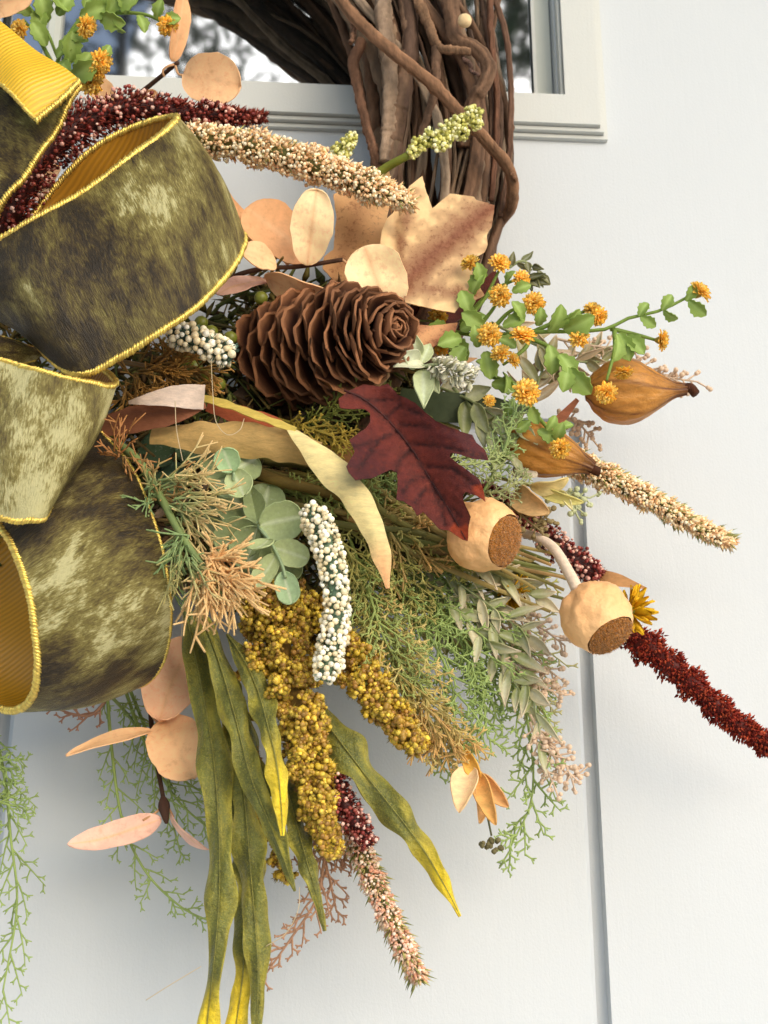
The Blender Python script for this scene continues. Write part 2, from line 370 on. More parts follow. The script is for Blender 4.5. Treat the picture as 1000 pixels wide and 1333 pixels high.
# window: frame moulding in two steps, sash, glass, muntin
fr_ = thing('door_window', 'window with white moulded frame set in the upper door', 'window', (wr, 0, wb))
u0 = U(700, 150, 0)
fo_r = wr+53*u0; fo_b = wb-66*u0
def ringrect(mb, x0, x1, z0, z1, w, c, t, col=(.8, .8, .8)):   # four mitred rails round an opening, open at the top past the picture
    o = [(x0-w, z1+w), (x1+w, z1+w), (x1+w, z0-w), (x0-w, z0-w)]; i = [(x0, z1), (x1, z1), (x1, z0), (x0, z0)]; y = -c/100
    for k in range(4):
        k2 = (k+1) % 4; q = np.array([[o[k][0], y, o[k][1]], [o[k2][0], y, o[k2][1]], [i[k2][0], y, i[k2][1]], [i[k][0], y, i[k][1]]]); slab(mb, q, t, col)
for (a, b, c, t, nm) in ((6, 50, 1.1, 1.05, 'frame_rail'), (51, 56, .75, .7, 'frame_bead'), (57, 62, .38, .36, 'outer_bead'), (2, 5.5, .7, .9, 'inner_lip')):
    mb = MB(); ringrect(mb, wl+a*u0, wr-0*u0+a*u0-(0), wb-a*u0, wt+a*u0, (b-a)*u0, c, t); mb.build(nm, M['trim'], fr_, False)
mb = MB(); ringrect(mb, wl+22*u0, wr-22*u0, wb+2*u0, wt-22*u0, 20*u0, -.85, .6); mb.build('sash', M['inner'], fr_, False)
mb = MB(); rect(mb, wl-.01, wr+.01, wb-.01, wt+.01, -1.15, .4); mb.build('glass_pane', M['glass'], fr_, False)
xm = PX(66, 40)[0]; mb = MB(); rect(mb, xm-10*u0, xm+10*u0, wb, wt, -.25, 1.2, bev=.003); mb.build('muntin_bar', M['inner'], fr_, False)
mb = MB(); rect(mb, wr-27*u0, wr-22.5*u0, wb+2*u0, wt, -.7, .12); mb.build('sash_bead', M['trim'], fr_, False)

# unseen porch roof, added to block light from above
pr = thing('added_porch_roof', 'boarded porch roof added to block top light, unseen above the picture', 'roof', (0, -.5, 1.62))
for i in range(8):
    mb = MB(); rect(mb, -2.2, 2.2, 1.62+.002*(i % 2), 1.65, 13*i+12.6, 12.6, lin(176, 172, 162)); mb.build('board', M['inner'], pr, False)
# wall beside the door and the trees that show as reflections in the glass
mb = MB()
for i in range(22): rect(mb, XR+.03, 4.0, ZB+i*.15, ZB+i*.15+.148, .6 if i % 2 else .2, 3, lin(226, 226, 220))
tag(mb.build('house_wall', M['trim'], None, False, base=(1.5, 0, ZB)), 'white clapboard wall beside the front door', 'wall')
mb = MB()
for i in range(22): rect(mb, -4.0, XL-.03, ZB+i*.15, ZB+i*.15+.148, .6 if i % 2 else .2, 3, lin(226, 226, 220))
tag(mb.build('house_wall', M['trim'], None, False, base=(-1.5, 0, ZB)), 'white clapboard wall on the hinge side of the door', 'wall')
M['treeleaf'] = mat('tree foliage', .6, 3, .35, 8, .3, .02, transl=.3); M['bark'] = mat('tree bark', .9, 4, .3, 12, .8, .03)
for (tx, ty, h, lab) in ((-4.2, -27, 29, 'tall tree across the yard mirrored in the window glass, left of three'), (2.6, -32, 33, 'tallest broad tree mirrored in the window glass'), (6.4, -25, 29, 'shorter leafy tree mirrored near the window corner')):
    t = thing('yard_tree', lab, 'tree', (tx, ty, -1.35), 'trees mirrored in the window'); mb = MB()
    tube(mb, spline([[tx, ty, -1.4], [tx+.1, ty, h*.4], [tx-.1, ty, h*.93-1]], 12), np.linspace(.3, .05, 12), lin(80, 66, 54), 8)
    for i in range(14):
        z = h*R.uniform(.3, .85); a = R.uniform(0, 6.28); l = h*.22*(1.2-z/h)
        tube(mb, spline([[tx, ty, z-1], [tx+math.cos(a)*l*.6, ty+math.sin(a)*l*.6, z-.8], [tx+math.cos(a)*l*1.3, ty+math.sin(a)*l*1.3, z-.3]], 6), np.linspace(.07, .015, 6), lin(80, 66, 54), 5)
    mb.build('trunk', M['bark'], t); mb = MB(); k = 84; cz = R.uniform(.28, 1, k)*h
    pos = []
    for z in cz:
        a = R.uniform(0, 6.28); rr = h*.26*(1.25-z/h)*math.sqrt(R.uniform(.1, 1)); cc = np.array([tx+math.cos(a)*rr, ty+math.sin(a)*rr, z-1.2]); pos.append(cc+R.normal(size=(60, 3))*[.8, .8, .5])
    pos = np.concatenate(pos); n = len(pos); cl = lin(72, 92, 52)*R.uniform(.5, 1.4, (n, 1))
    inst(mb, BRACT, pos, bases(R.normal(size=(n, 3)), R.uniform(.3, .6, n), R.uniform(.3, .6, n)), cl); mb.build('crown', M['treeleaf'], t)

# ------------------------------------------------------------------ vine wreath ring
C0 = P(45, 190, 4); um = U(560, 190, 4); RM = 522*um
vine = thing('vine_wreath', 'brown twisted grapevine ring under the flowers', 'wreath', P(560, 180, 4))
bark = [lin(100, 80, 64), lin(126, 104, 84), lin(88, 68, 56), lin(106, 80, 62), lin(142, 122, 102), lin(78, 62, 52)]
for k in range(84):
    th = np.linspace(0, 1, 90)*R.uniform(2.2, 5.2)+R.uniform(0, 6.28); n = len(th)
    if k < 64: th = np.linspace(-1, 1, 90)*R.uniform(.7, 1.6)+R.uniform(-.3, .5)
    a0 = R.uniform(0, 6.28); tw = R.uniform(-.9, .9); q = math.sqrt(R.uniform(.08, 1))
    al = a0+tw*th+.3*np.sin(th*R.uniform(2, 5)+R.uniform(0, 6)); qq = q*(1+.12*np.sin(th*R.uniform(3, 9)+1))
    rr = RM+qq*np.cos(al)*86*um; yy = -.042+qq*np.sin(al)*.03
    p = np.stack([C0[0]+rr*np.cos(th), yy, C0[2]+rr*np.sin(th)*1.04], -1)+np.cumsum(R.normal(0, .00022, (n, 3)), 0)
    r0 = R.choice([2.6, 4, 5.5, 8, 11], p=[.26, .3, .24, .15, .05])*um; r = r0*(1+.1*np.sin(np.arange(n)*.9+R.uniform(0, 6))+R.normal(0, .04, n))
    for z in R.integers(4, n-4, 4): r[z] *= 1.28
    c = bark[R.integers(0, len(bark))]*R.uniform(.75, 1.15)
    mb = MB(); tube(mb, p, r, c, 11, bark=.1); mb.build('vine', M['twig'], vine)
def vinepath(pts, r, c, taper=.8):
    p = PP(spline(pts, 70)); u = U(*pts[len(pts)//2]); n = len(p); p = p+np.cumsum(R.normal(0, .00016, (n, 3)), 0); rr = r*u*np.linspace(1, taper, n)*(1+.07*np.sin(np.arange(n)*1.1)*.6+R.normal(0, .03, n))
    for z in R.integers(3, n-3, 2): rr[z] *= 1.22
    mb = MB(); tube(mb, p, rr, c, 12, bark=.08); return mb.build('vine', M['twig'], vine)
vinepath([(438, -10, 8), (470, 30, 8.4), (520, 75, 8.8), (560, 105, 8.9), (600, 147, 8.8), (640, 190, 8.4), (662, 222, 7.6), (664, 262, 6), (648, 290, 4)], 8.2, lin(138, 102, 76), .85)
vinepath([(655, 212, 7.8), (664, 225, 7.7), (669, 239, 7.4)], 3.5, lin(120, 88, 66))
vinepath([(585, -10, 7.6), (592, 30, 7.8), (596, 52, 7.9), (622, 64, 8.1), (640, 84, 8.2), (636, 108, 8.2), (618, 135, 7.6), (605, 190, 6.5)], 10.5, lin(118, 90, 70), .75)
vinepath([(540, -8, 7.8), (556, 35, 8), (568, 62, 8.2), (590, 68, 8.4), (612, 70, 8.6)], 7, lin(128, 98, 74), .7)
vinepath([(568, 62, 8), (566, 120, 7.6), (552, 165, 7.2), (540, 200, 6.8)], 6.5, lin(112, 86, 68))
vinepath([(604, 78, 8.3), (616, 86, 8.5), (627, 92, 8.7)], 3.5, lin(100, 76, 66), .5)
vinepath([(470, 55, 6.5), (459, 85, 6.6), (468, 125, 6.7), (478, 170, 6.6), (492, 230, 6)], 7.5, lin(108, 78, 60))
vinepath([(498, -8, 7.2), (500, 60, 7.4), (506, 120, 7.2), (500, 210, 6.6)], 11.5, lin(140, 118, 98), .9)
vinepath([(528, -8, 7), (532, 60, 7.2), (524, 130, 7.1), (512, 210, 6.6)], 10, lin(112, 88, 70), .95)
vinepath([(636, -8, 6.6), (641, 60, 6.8), (645, 150, 6.6), (636, 260, 5.6)], 4.6, lin(112, 78, 60)); vinepath([(640, -10, 6.2), (660, 70, 6.3), (662, 190, 6), (648, 280, 5)], 4.2, lin(108, 80, 64))
for i in range(16):
    x0 = R.uniform(592, 652); x1 = R.uniform(618, 664); vinepath([(x0, -10, R.uniform(3, 6.6)), (lerp(x0, x1, .6)+R.uniform(-4, 6), 70, R.uniform(4, 6.8)), (x1, 160, R.uniform(4, 6.6)), (x1-R.uniform(2, 14), 250, 5), (x1-R.uniform(20, 34), 320, 3.6)], R.uniform(2.4, 5), bark[R.integers(0, 6)]*R.uniform(.75, 1.1), .9)
vinepath([(462, 22, 7.6), (461, 44, 7.8), (459, 58, 7.9)], 4, lin(128, 96, 76))
mb = MB(); balls(mb, [P(605, 27, 9)], .0042, lin(226, 196, 150), ICO1); mb.build('cut_end', M['wrap'], vine, label='pale freshly cut vine end')
# ------------------------------------------------------------------ builders for the picks
def velvet(name, k=1.0):
    m, nt, p, out = newmat(name); v = coords(nt)
    at = nt.nodes.new('ShaderNodeAttribute'); at.attribute_name = 'Col'; sp = nt.nodes.new('ShaderNodeSeparateColor'); nt.links.new(at.outputs['Color'], sp.inputs[0])
    def uv(sx, sy, rot):                          # G, B: metres along and across the ribbon
        c = nt.nodes.new('ShaderNodeCombineXYZ'); nt.links.new(sp.outputs[1], c.inputs[0]); nt.links.new(sp.outputs[2], c.inputs[1]); q = nt.nodes.new('ShaderNodeMapping'); q.inputs['Rotation'].default_value = (0, 0, rot); q.inputs['Scale'].default_value = (sx, sy, 1); nt.links.new(c.outputs[0], q.inputs[0]); return q.outputs[0]
    n1 = noise(nt, 30, 4, .6, uv(1, .8, .4), .3); n2 = noise(nt, 130, 6, .74, uv(1.5, .7, .5), .5); n3 = noise(nt, 1400, 4, .65, uv(1, .22, .45))
    a = nt.nodes.new('ShaderNodeMath'); a.operation = 'MULTIPLY_ADD'; nt.links.new(n2.outputs[0], a.inputs[0]); a.inputs[1].default_value = .46; ad = nt.nodes.new('ShaderNodeMath'); ad.operation = 'ADD'; nt.links.new(n1.outputs[0], ad.inputs[0]); nt.links.new(sp.outputs[0], ad.inputs[1]); nt.links.new(ad.outputs[0], a.inputs[2])    # Col red: pile crush, with shade painted in on the lower loop
    b = nt.nodes.new('ShaderNodeMath'); b.operation = 'MULTIPLY_ADD'; nt.links.new(n3.outputs[0], b.inputs[0]); b.inputs[1].default_value = .42; nt.links.new(a.outputs[0], b.inputs[2])
    r = nt.nodes.new('ShaderNodeValToRGB'); nt.links.new(mapr(nt, b.outputs[0], 1.03, 1.49, 0, 1), r.inputs[0]); e = r.color_ramp.elements
    e[0].position = .16; e[0].color = (*(lin(40, 29, 11)), 1); e[1].position = .9; e[1].color = (*(lin(198, 190, 138)), 1)
    for pos, c in ((.3, (66, 51, 22)), (.5, (100, 86, 38)), (.7, (134, 122, 62))):
        x = r.color_ramp.elements.new(pos); x.color = (*lin(*c), 1)
    nt.links.new(r.outputs[0], p.inputs['Base Color']); p.inputs['Roughness'].default_value = .42; p.inputs['Specular IOR Level'].default_value = .4
    nt.links.new(mapr(nt, b.outputs[0], 1.18, 1.45, .05, .75), p.inputs['Sheen Weight']); p.inputs['Sheen Roughness'].default_value = .35; p.inputs['Sheen Tint'].default_value = (*lin(226, 214, 150), 1)
    bump(nt, p, b.outputs[0], .9, .0026); return m
M['velvet'] = velvet('crushed olive velvet')
def satin():
    m, nt, p, out = newmat('gold satin lining'); v = coords(nt); at = nt.nodes.new('ShaderNodeAttribute'); at.attribute_name = 'Col'
    w = nt.nodes.new('ShaderNodeTexWave'); w.inputs['Scale'].default_value = 210; w.bands_direction = 'DIAGONAL'; w.inputs['Distortion'].default_value = .6; nt.links.new(coords(nt, (-1, .3, 1)), w.inputs[0])
    w2 = noise(nt, 1800, 2, .5, v)
    nt.links.new(mixc(nt, 'MULTIPLY', 1.0, at.outputs['Color'], mapr(nt, w.outputs['Fac'], 0, 1, .78, 1.06)), p.inputs['Base Color'])
    p.inputs['Roughness'].default_value = .42; p.inputs['Specular IOR Level'].default_value = .5; p.inputs['Anisotropic'].default_value = .5
    bump(nt, p, w.outputs['Fac'], .5, .0004); return m
M['satin'] = satin()
GOLD = lin(232, 200, 104)
def trim(parent, path, r, name='wired_edge'):     # whip-stitched gold edge: a cord with slanted stitches over it
    mb = MB(); p = np.asarray(path); d = np.concatenate([[0], np.cumsum(np.linalg.norm(np.diff(p, axis=0), axis=1))])
    m = max(12, int(d[-1]/(r*.8))); q = np.stack([np.interp(np.linspace(0, d[-1], m), d, p[:, i]) for i in range(3)], -1)
    tube(mb, q, r*.8, GOLD*.8, 6); t = nz(np.gradient(q, axis=0))
    for s in (0, 1):
        k = q[s::2]; tt = t[s::2]; n = nz(np.cross(tt, np.broadcast_to(FWD, tt.shape))); bb = np.cross(tt, n); sg = 1 if s else -1
        dirs = nz(n+tt*.55); B = np.stack([tt*r*.62, dirs*r*1.35, bb*r*1.15], -1)
        inst(mb, ICO0, k+R.normal(0, r*.08, k.shape), B, GOLD*R.uniform(.75, 1.2, (len(k), 1)))
    return mb.build(name, M['gold'], parent, kind='stuff')
def band(parent, A, Bp, n=70, m=18, camber=.0, wr=.0011, flip=False, name='loop', edgeA=4.2, edgeB=4.2, lincol=lin(178, 124, 24), outer='velvet', inner='satin', nap_and_shade=None):  # lining gold is darkened: shade inside the loops put into the colour
    a = spline(A, n); b = spline(Bp, n); s = np.linspace(0, 1, m)
    pa, pb = PP(a), PP(b); G = pa[:, None]*(1-s)[None, :, None]+pb[:, None]*s[None, :, None]
    nn = gridnormals(G)*(-1 if flip else 1); bul = (4*s*(1-s))[None, :, None]
    ph = R.uniform(0, 6, 3); i = np.arange(n)[:, None, None]; j = s[None, :, None]
    G = G+nn*(camber*bul+wr*(np.sin(i*.32+ph[0]+j*3)+.7*np.sin(i*.17+ph[1]-j*5)))
    th = .0005; o = MB(); gx = a[:, None, :2]*(1-s)[None, :, None]+b[:, None, :2]*s[None, :, None]; nc = np.full((n, m), .3) if nap_and_shade is None else .3+nap_and_shade(gx[..., 0], gx[..., 1]); cu = np.cumsum(np.concatenate([[0], np.linalg.norm(np.diff(G[:, m//2], axis=0), axis=1)]))+R.uniform(0, 3)
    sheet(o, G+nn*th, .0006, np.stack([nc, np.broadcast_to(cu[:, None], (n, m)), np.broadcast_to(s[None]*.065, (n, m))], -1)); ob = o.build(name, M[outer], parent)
    l = MB(); sheet(l, G-nn*th, .0006, lincol); l.build('lining', M[inner], ob, label='gold satin inside of the loop')
    u = U(*A[len(A)//2])
    if edgeA: trim(ob, G[:, 0], edgeA*u)
    if edgeB: trim(ob, G[:, -1], edgeB*u)
    return ob
def stem(parent, pts, r, col, m='green', taper=.6, name='stem', k=7, col2=None, n=28):
    p = PP(spline(pts, n)); u = U(*pts[len(pts)//2]); mb = MB()
    c = np.asarray(col, float) if col2 is None else lerp(np.asarray(col), np.asarray(col2), np.linspace(0, 1, n)[:, None])
    tube(mb, p, r*u*np.linspace(1, taper, n), c, k); return mb.build(name, M[m], parent)
def frame(path):
    t = nz(np.gradient(path, axis=0)); a = nz(np.cross(t, np.broadcast_to(FWD, t.shape))); return t, a, np.cross(a, t)
def around(path, n, rad, tmin=0, tmax=1):         # random sites round a stem: position, outward, tangent, t
    t, a, b = frame(path); f = R.uniform(tmin, tmax, n); i = f*(len(path)-1); i0 = np.clip(i.astype(int), 0, len(path)-2); w = (i-i0)[:, None]
    p = path[i0]*(1-w)+path[i0+1]*w; an = R.uniform(0, 2*math.pi, n)[:, None]
    o = a[i0]*np.cos(an)+b[i0]*np.sin(an); return p+o*rad(f)[:, None], o, t[i0], f
def pick(pal, n): pal = np.array(pal); return pal[R.integers(0, len(pal), n)]*R.uniform(.8, 1.15, (n, 1))
def spike(name, label, pts, r, nb, bl, bpal, nd, dr, dpal, group=None, prof=None, stemcol=lin(110, 110, 60), lean=.7, bmat='floret', tips=None, tmpl=BRACT, cat='flower spike', dT=ICO0, bw=.55):
    t = thing(name, label, cat, P(*pts[0]), group); path = PP(spline(pts, 60)); u = U(*pts[len(pts)//2])
    prof = prof or (lambda f: np.clip(np.minimum(1, (1-f)*6+.35), 0, 1)); ph_ = R.uniform(0, 6.28, 3); rad = lambda f: .93*r*u*prof(f)*(1+.10*np.sin(f*31+ph_[0])+.08*np.sin(f*57+ph_[1])+.05*np.sin(f*97+ph_[2]))
    mb = MB(); tube(mb, path, r*u*.55*prof(np.linspace(0, 1, 60)), stemcol, 6); mb.build('stem', M['green'], t)
    mb = MB(); p, o, tg, f = around(path, nb, lambda f: rad(f)*R.uniform(.35, .85, len(f)))
    ln = bl*u*R.uniform(.7, 1.35, nb); c = pick(bpal, nb)
    inst(mb, tmpl, p, bases(o+tg*lean+R.normal(0, .35, (nb, 3)), ln, ln*bw), c)
    if tips: 
        n2, l2, c2 = tips; p, o, tg, f = around(path, n2, lambda f: rad(f)*.6)
        inst(mb, BRACT, p, bases(o+tg*.9, l2*u*R.uniform(.8, 1.3, n2), l2*u*.35), pick(c2, n2))
    mb.build('florets', M[bmat], t, kind='stuff')
    if nd:
        mb = MB(); p, o, tg, f = around(path, nd, lambda f: rad(f)*R.uniform(.75, 1.12, len(f)))
        balls(mb, p, dr*u*R.uniform(.7, 1.25, nd), pick(dpal, nd), dT); mb.build('beads', M['bead'], t, kind='stuff')
    return t
def fern(name, label, pts, nb, bl, tl, col, tip, r=1.5, ang=42, sub=5, group=None, cat='fern sprig', spread=.5, start=.12, end=1.0, m='fern', fork=True, stemr=2.6, bprof=None, grow=None):
    t = thing(name, label, cat, P(*pts[0]), group); path = PP(spline(pts, 50)); u = U(*pts[len(pts)//2]); tt, a, b = frame(path)
    mb = MB(); tube(mb, path, stemr*u*np.linspace(1, .45, 50), lerp(col, tip, np.linspace(0, .7, 50)[:, None]*np.ones(3)), 6); mb.build('stem', M[m], t)
    sg = Segs(); bprof = bprof or (lambda f: (.45+.75*math.sin(math.pi*min(1, f*1.05)**.8))); A = math.radians(ang)
    for i in range(nb):
        f = start+(end-start)*i/max(1, nb-1); x = int(f*49); s = 1 if i % 2 else -1; L = bl*u*bprof(f)*R.uniform(.75, 1.2)
        d = nz(tt[x]*math.cos(A)+a[x]*s*math.sin(A)+b[x]*R.normal(0, spread)); q = path[x]; ks = 5; pc = lerp(col, tip, min(1, f*.7+.1)); pts_ = [q]
        bend = nz(tt[x]*.6+R.normal(0, .3, 3))
        for z in range(ks):
            d = nz(d+bend*.14); q2 = q+d*L/ks; c0 = lerp(pc, tip, z/ks*.8); c1 = lerp(pc, tip, (z+1)/ks*.8)
            sg.add(q, q2, r*u*(1.1-.12*z), c0, c1); q = q2; pts_.append(q)
        for z in range(sub):
            h = (z+.7)/sub*ks; k = min(int(h), ks-1); w = h-k; o = pts_[k]*(1-w)+pts_[k+1]*w; s2 = 1 if z % 2 else -1
            e = nz(d*.8+np.cross(d, b[x])*s2*.85+R.normal(0, .25, 3)); ll = tl*u*R.uniform(.6, 1.2)*(1.15-.5*z/sub)
            c1 = lerp(pc, tip, .5+.5*z/sub); p2 = o+e*ll; sg.add(o, p2, r*u*.8, pc, c1)
            if fork:
                for s3 in (-1, 1):
                    e2 = nz(e+np.cross(e, b[x])*s3*.7+R.normal(0, .2, 3)); sg.add(o+e*ll*.7, o+e*ll*.7+e2*ll*.5, r*u*.7, c1, tip)
    mb = MB(); sg.emit(mb); mb.build('leaflets', M[m], t, kind='stuff'); return t
def leaves(parent, rowdata, m='leaf', name='leaf', thick=.0006, **kw):
    for r in rowdata:
        (bx, by, bc, tx, ty, tc, w, roll, col), ex = r[:9], (r[9] if len(r) > 9 else {})
        u = U((bx+tx)/2, (by+ty)/2, (bc+tc)/2); k = dict(kw); k.update(ex)
        leafmb(P(bx, by, bc), P(tx, ty, tc), w*u, np.asarray(col), roll, thick=thick, **k).build(name, M[m], parent)
def dirpx(v): return nz(RGT*v[0]-UPV*v[1]-FWD*(v[2] if len(v) > 2 else 0))   # right, down, towards the camera
# ------------------------------------------------------------------ the ribbon bow
bow = thing('ribbon_bow', 'olive crushed velvet bow with gold wired edges and gold satin lining', 'bow', P(-20, 500, 12))
L2A = [(-70, 345, 15), (0, 311, 16.3), (70, 272, 17), (150, 220, 16.8), (205, 180, 15.8), (228, 158, 14.6), (232, 152, 13.4), (222, 153, 12.2), (185, 161, 11.2), (130, 188, 10.2), (82, 232, 9.4), (40, 284, 9), (5, 330, 9)]
L2B = [(30, 430, 12.6), (60, 465, 14), (98, 484, 15.6), (170, 458, 16.8), (240, 412, 16.9), (292, 364, 15.8), (312, 332, 14.6), (317, 312, 13.4), (309, 306, 12.2), (280, 310, 11.2), (220, 350, 10.2), (150, 400, 9.4), (90, 440, 9), (40, 450, 9)][0:1]+[(98, 486, 15.6), (150, 466, 16.6), (200, 439, 17), (250, 404, 16.8), (295, 358, 15.8), (313, 328, 14.6), (318, 308, 13.4), (306, 300, 11.4), (270, 310, 9), (210, 350, 7.2), (150, 400, 6.2), (90, 440, 6)]
band(bow, L2A, L2B, nap_and_shade=lambda x, y: np.clip((x-150)/160, -1, 1)*.09-(y-320)/160*.06-.01, n=90, camber=.006, flip=True, edgeA=4.6, edgeB=4.4)
L3A = [(-60, 455, 15.5), (0, 468, 16.4), (50, 483, 17), (100, 495, 16.6), (138, 502, 15.4), (154, 501, 14.4), (150, 493, 13.4), (136, 484, 12.6), (110, 476, 12)]
L3B = [(-60, 655, 15.5), (0, 674, 16.2), (26, 679, 16.4), (48, 677, 16.2), (62, 671, 15.4), (70, 660, 14.4), (66, 650, 13.4), (54, 642, 12.6), (30, 630, 12)]
band(bow, L3A, L3B, nap_and_shade=lambda x, y: .12+.05*np.sin(x/22), n=70, camber=.004, flip=True, edgeA=4.4, edgeB=4.2)
L4A = [(20, 640, 11.5), (-2, 676, 13.4), (14, 704, 14.6), (32, 752, 15.4), (44, 805, 15.4), (49, 855, 14.6), (44, 895, 13.2), (28, 919, 11.6), (8, 926, 10.2), (-18, 916, 9), (-46, 880, 8.4), (-56, 800, 8.0), (-50, 720, 8.0), (-30, 660, 8.4)]
L4B = [(130, 560, 10.5), (165, 600, 12), (190, 650, 13.2), (208, 705, 14), (219, 765, 14.2), (222, 815, 13.4), (216, 852, 12.2), (202, 878, 11), (180, 892, 9.8), (150, 890, 8.8), (124, 860, 8.2), (110, 790, 7.6), (110, 720, 7.6), (120, 660, 8)]
band(bow, L4A, L4B, nap_and_shade=lambda x, y: np.interp(y, [600, 690, 740, 830, 870, 930], [-.10, -.08, .07, .10, -.04, 0]), n=90, camber=.006, flip=False, edgeA=5.2, edgeB=3.2, lincol=lin(190, 138, 30))  # darker top of this loop is partly shade put into the colour
# upper left loop: the satin side of one fold over the velvet side of the next
YA = [(-60, -18, 14.5), (0, 30, 15.6), (60, 73, 16.2), (103, 106, 16.2)]; YB = [(-70, 46, 14.9), (-10, 99, 16.2), (25, 133, 16.8), (47, 156, 16.6)]
yo = band(bow, YA, YB, n=40, camber=.002, flip=True, name='satin_fold', edgeA=0, edgeB=3.2, outer='satin', inner='velvet', lincol=lin(60, 48, 22))
for ch in (yo,): 
    a = ch.data.color_attributes['Col'].data; a.foreach_set('color', np.tile([*lin(240, 190, 40), 1], (len(a), 1)).ravel())  # same ribbon as the linings, painted brighter as its lit side
trim(yo, PP(spline([(103, 106, 16.4), (78, 131, 16.7), (48, 156, 16.8)], 30)), 4.6*U(80, 130, 16), 'stitched_end')
VA = [(-80, 60, 13.5), (-30, 100, 14.8), (45, 150, 15.6), (80, 128, 15.4), (104, 110, 15.3)]
band(bow, [(104, 112, 15.2), (88, 142, 15.4), (62, 185, 15.3), (32, 228, 15.2), (8, 262, 14.8), (-20, 300, 14)], [(-20, 40, 14), (-30, 80, 14.4), (-50, 110, 14.4), (-70, 150, 14), (-80, 190, 13.6), (-90, 240, 13)], n=60, camber=.002, flip=True, name='loop', edgeA=4.6, edgeB=0)
mb = MB(); path = PP(spline([(-40, 560, 13.5), (0, 540, 14), (35, 560, 13.6)], 14)); balls(mb, path, .02, (.05, .04, .02)); 
band(bow, [(-60, 430, 13), (-20, 436, 14.4), (20, 446, 14), (45, 452, 12.6)], [(-60, 480, 13), (-20, 478, 14.4), (20, 474, 14), (45, 468, 12.6)], n=24, m=8, camber=.003, flip=True, name='centre_knot', edgeA=2.5, edgeB=2.5)
# ------------------------------------------------------------------ big pieces: pinecone, leaves, pods
# pinecone
A, B = P(345, 466, 6.6), P(508, 428, 13.2); cone = thing('pinecone', 'large brown open pinecone beside the velvet bow', 'pinecone', A)
ax = nz(B-A); LA = np.linalg.norm(B-A); e1 = nz(np.cross(ax, UPV)); e2 = np.cross(ax, e1); R0 = 79*U(430, 440, 10)
def scalemesh(v):
    mb = MB(); t = np.linspace(0, 1, 8); s = np.linspace(-1, 1, 7); w = (1+.05*np.sin(t*17+v*2))*np.interp(t, [0, .35, .7, .88, 1], [.2, .4, .55, .52, .3+.04*v])
    up = np.interp(t, [0, .5, .8, 1], [0, -.03, .02, .11]); y = t[:, None]-(.13*(s[None]**2)+.025*np.sin(s[None]*(6+v)+v*3))*(t[:, None]**3)*np.ones((8, 7))
    G = np.stack([s[None]*w[:, None]*np.ones((8, 7)), y, up[:, None]+.13*(s[None]**2)*w[:, None]*1.2], -1)
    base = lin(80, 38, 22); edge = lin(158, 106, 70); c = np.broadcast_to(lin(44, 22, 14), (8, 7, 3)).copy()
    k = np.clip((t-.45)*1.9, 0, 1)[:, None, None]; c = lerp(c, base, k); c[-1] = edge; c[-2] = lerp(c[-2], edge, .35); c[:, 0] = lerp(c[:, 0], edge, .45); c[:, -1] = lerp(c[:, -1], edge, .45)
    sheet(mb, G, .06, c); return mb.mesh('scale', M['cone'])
sm = [scalemesh(v) for v in (0, 1, 2)]
N = 128
for i in range(N):
    f = (i/(N-1)); an = i*2.39996+R.normal(0, .05); rad = e1*math.cos(an)+e2*math.sin(an)
    z = LA*(f**.8)*.98; th = math.radians(np.interp(f, [0, .2, .55, .8, .93, 1], [98, 86, 70, 54, 32, 6]))+R.normal(0, .05)
    L = R0*np.interp(f, [0, .08, .3, .55, .75, .9, 1], [.76, .92, 1.0, .93, .74, .44, .17])*R.uniform(.95, 1.05)
    L = L/max(.62, math.sin(th))**.75; d = rad*math.sin(th)+ax*math.cos(th); n = ax*math.sin(th)-rad*math.cos(th); x = np.cross(d, n); wd = L*np.interp(f, [0, .6, .9, 1], [.74, .76, .8, .78])
    wl_ = max(wd, R0*.25); tw = R.normal(0, .16); x, n = x*math.cos(tw)+n*math.sin(tw), n*math.cos(tw)-x*math.sin(tw)
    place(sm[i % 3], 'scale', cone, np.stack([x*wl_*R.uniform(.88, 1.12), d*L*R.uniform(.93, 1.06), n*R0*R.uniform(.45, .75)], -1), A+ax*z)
mb = MB(); tube(mb, [A-ax*.008, A, B], [R0*.2, R0*.3, R0*.12], lin(52, 28, 18), 9); mb.build('core', M['cone'], cone)

# burgundy oak leaf
OAK = [(441, 519), (456, 508), (474, 500), (494, 503), (505, 499), (518, 514), (540, 524), (553, 536), (566, 547), (584, 556), (604, 563), (615, 566), (620, 576), (631, 585), (636, 599), (617, 597), (602, 592), (587, 589), (585, 594), (593, 601), (610, 613), (624, 624), (629, 636), (632, 653), (621, 645), (607, 640), (603, 643), (604, 653), (609, 664), (613, 673), (610, 688), (609, 704), (602, 702), (593, 696), (584, 690), (573, 689), (562, 677), (551, 666), (543, 671), (536, 659), (525, 652), (516, 650), (518, 626), (517, 615), (509, 611), (498, 616), (485, 622), (474, 623), (463, 625), (454, 615), (451, 607), (462, 587), (455, 572), (476, 558), (482, 549), (482, 538), (474, 532), (456, 532), (443, 531)]
MID = [(448, 508), (475, 521), (505, 547), (535, 583), (549, 606), (570, 640), (590, 672), (606, 702)]
VE = [[(475, 521), (520, 521)], [(520, 552), (560, 556)], [(530, 577), (580, 582), (630, 595)], [(500, 545), (520, 528), (550, 540)], [(516, 562), (490, 575), (458, 580)], [(500, 567), (480, 592), (466, 612)], [(549, 606), (590, 610), (628, 640)], [(535, 585), (520, 600), (515, 616)], [(560, 622), (540, 622), (525, 640)], [(560, 624), (572, 655), (580, 685)], [(578, 652), (600, 672)], [(555, 635), (540, 655)]]
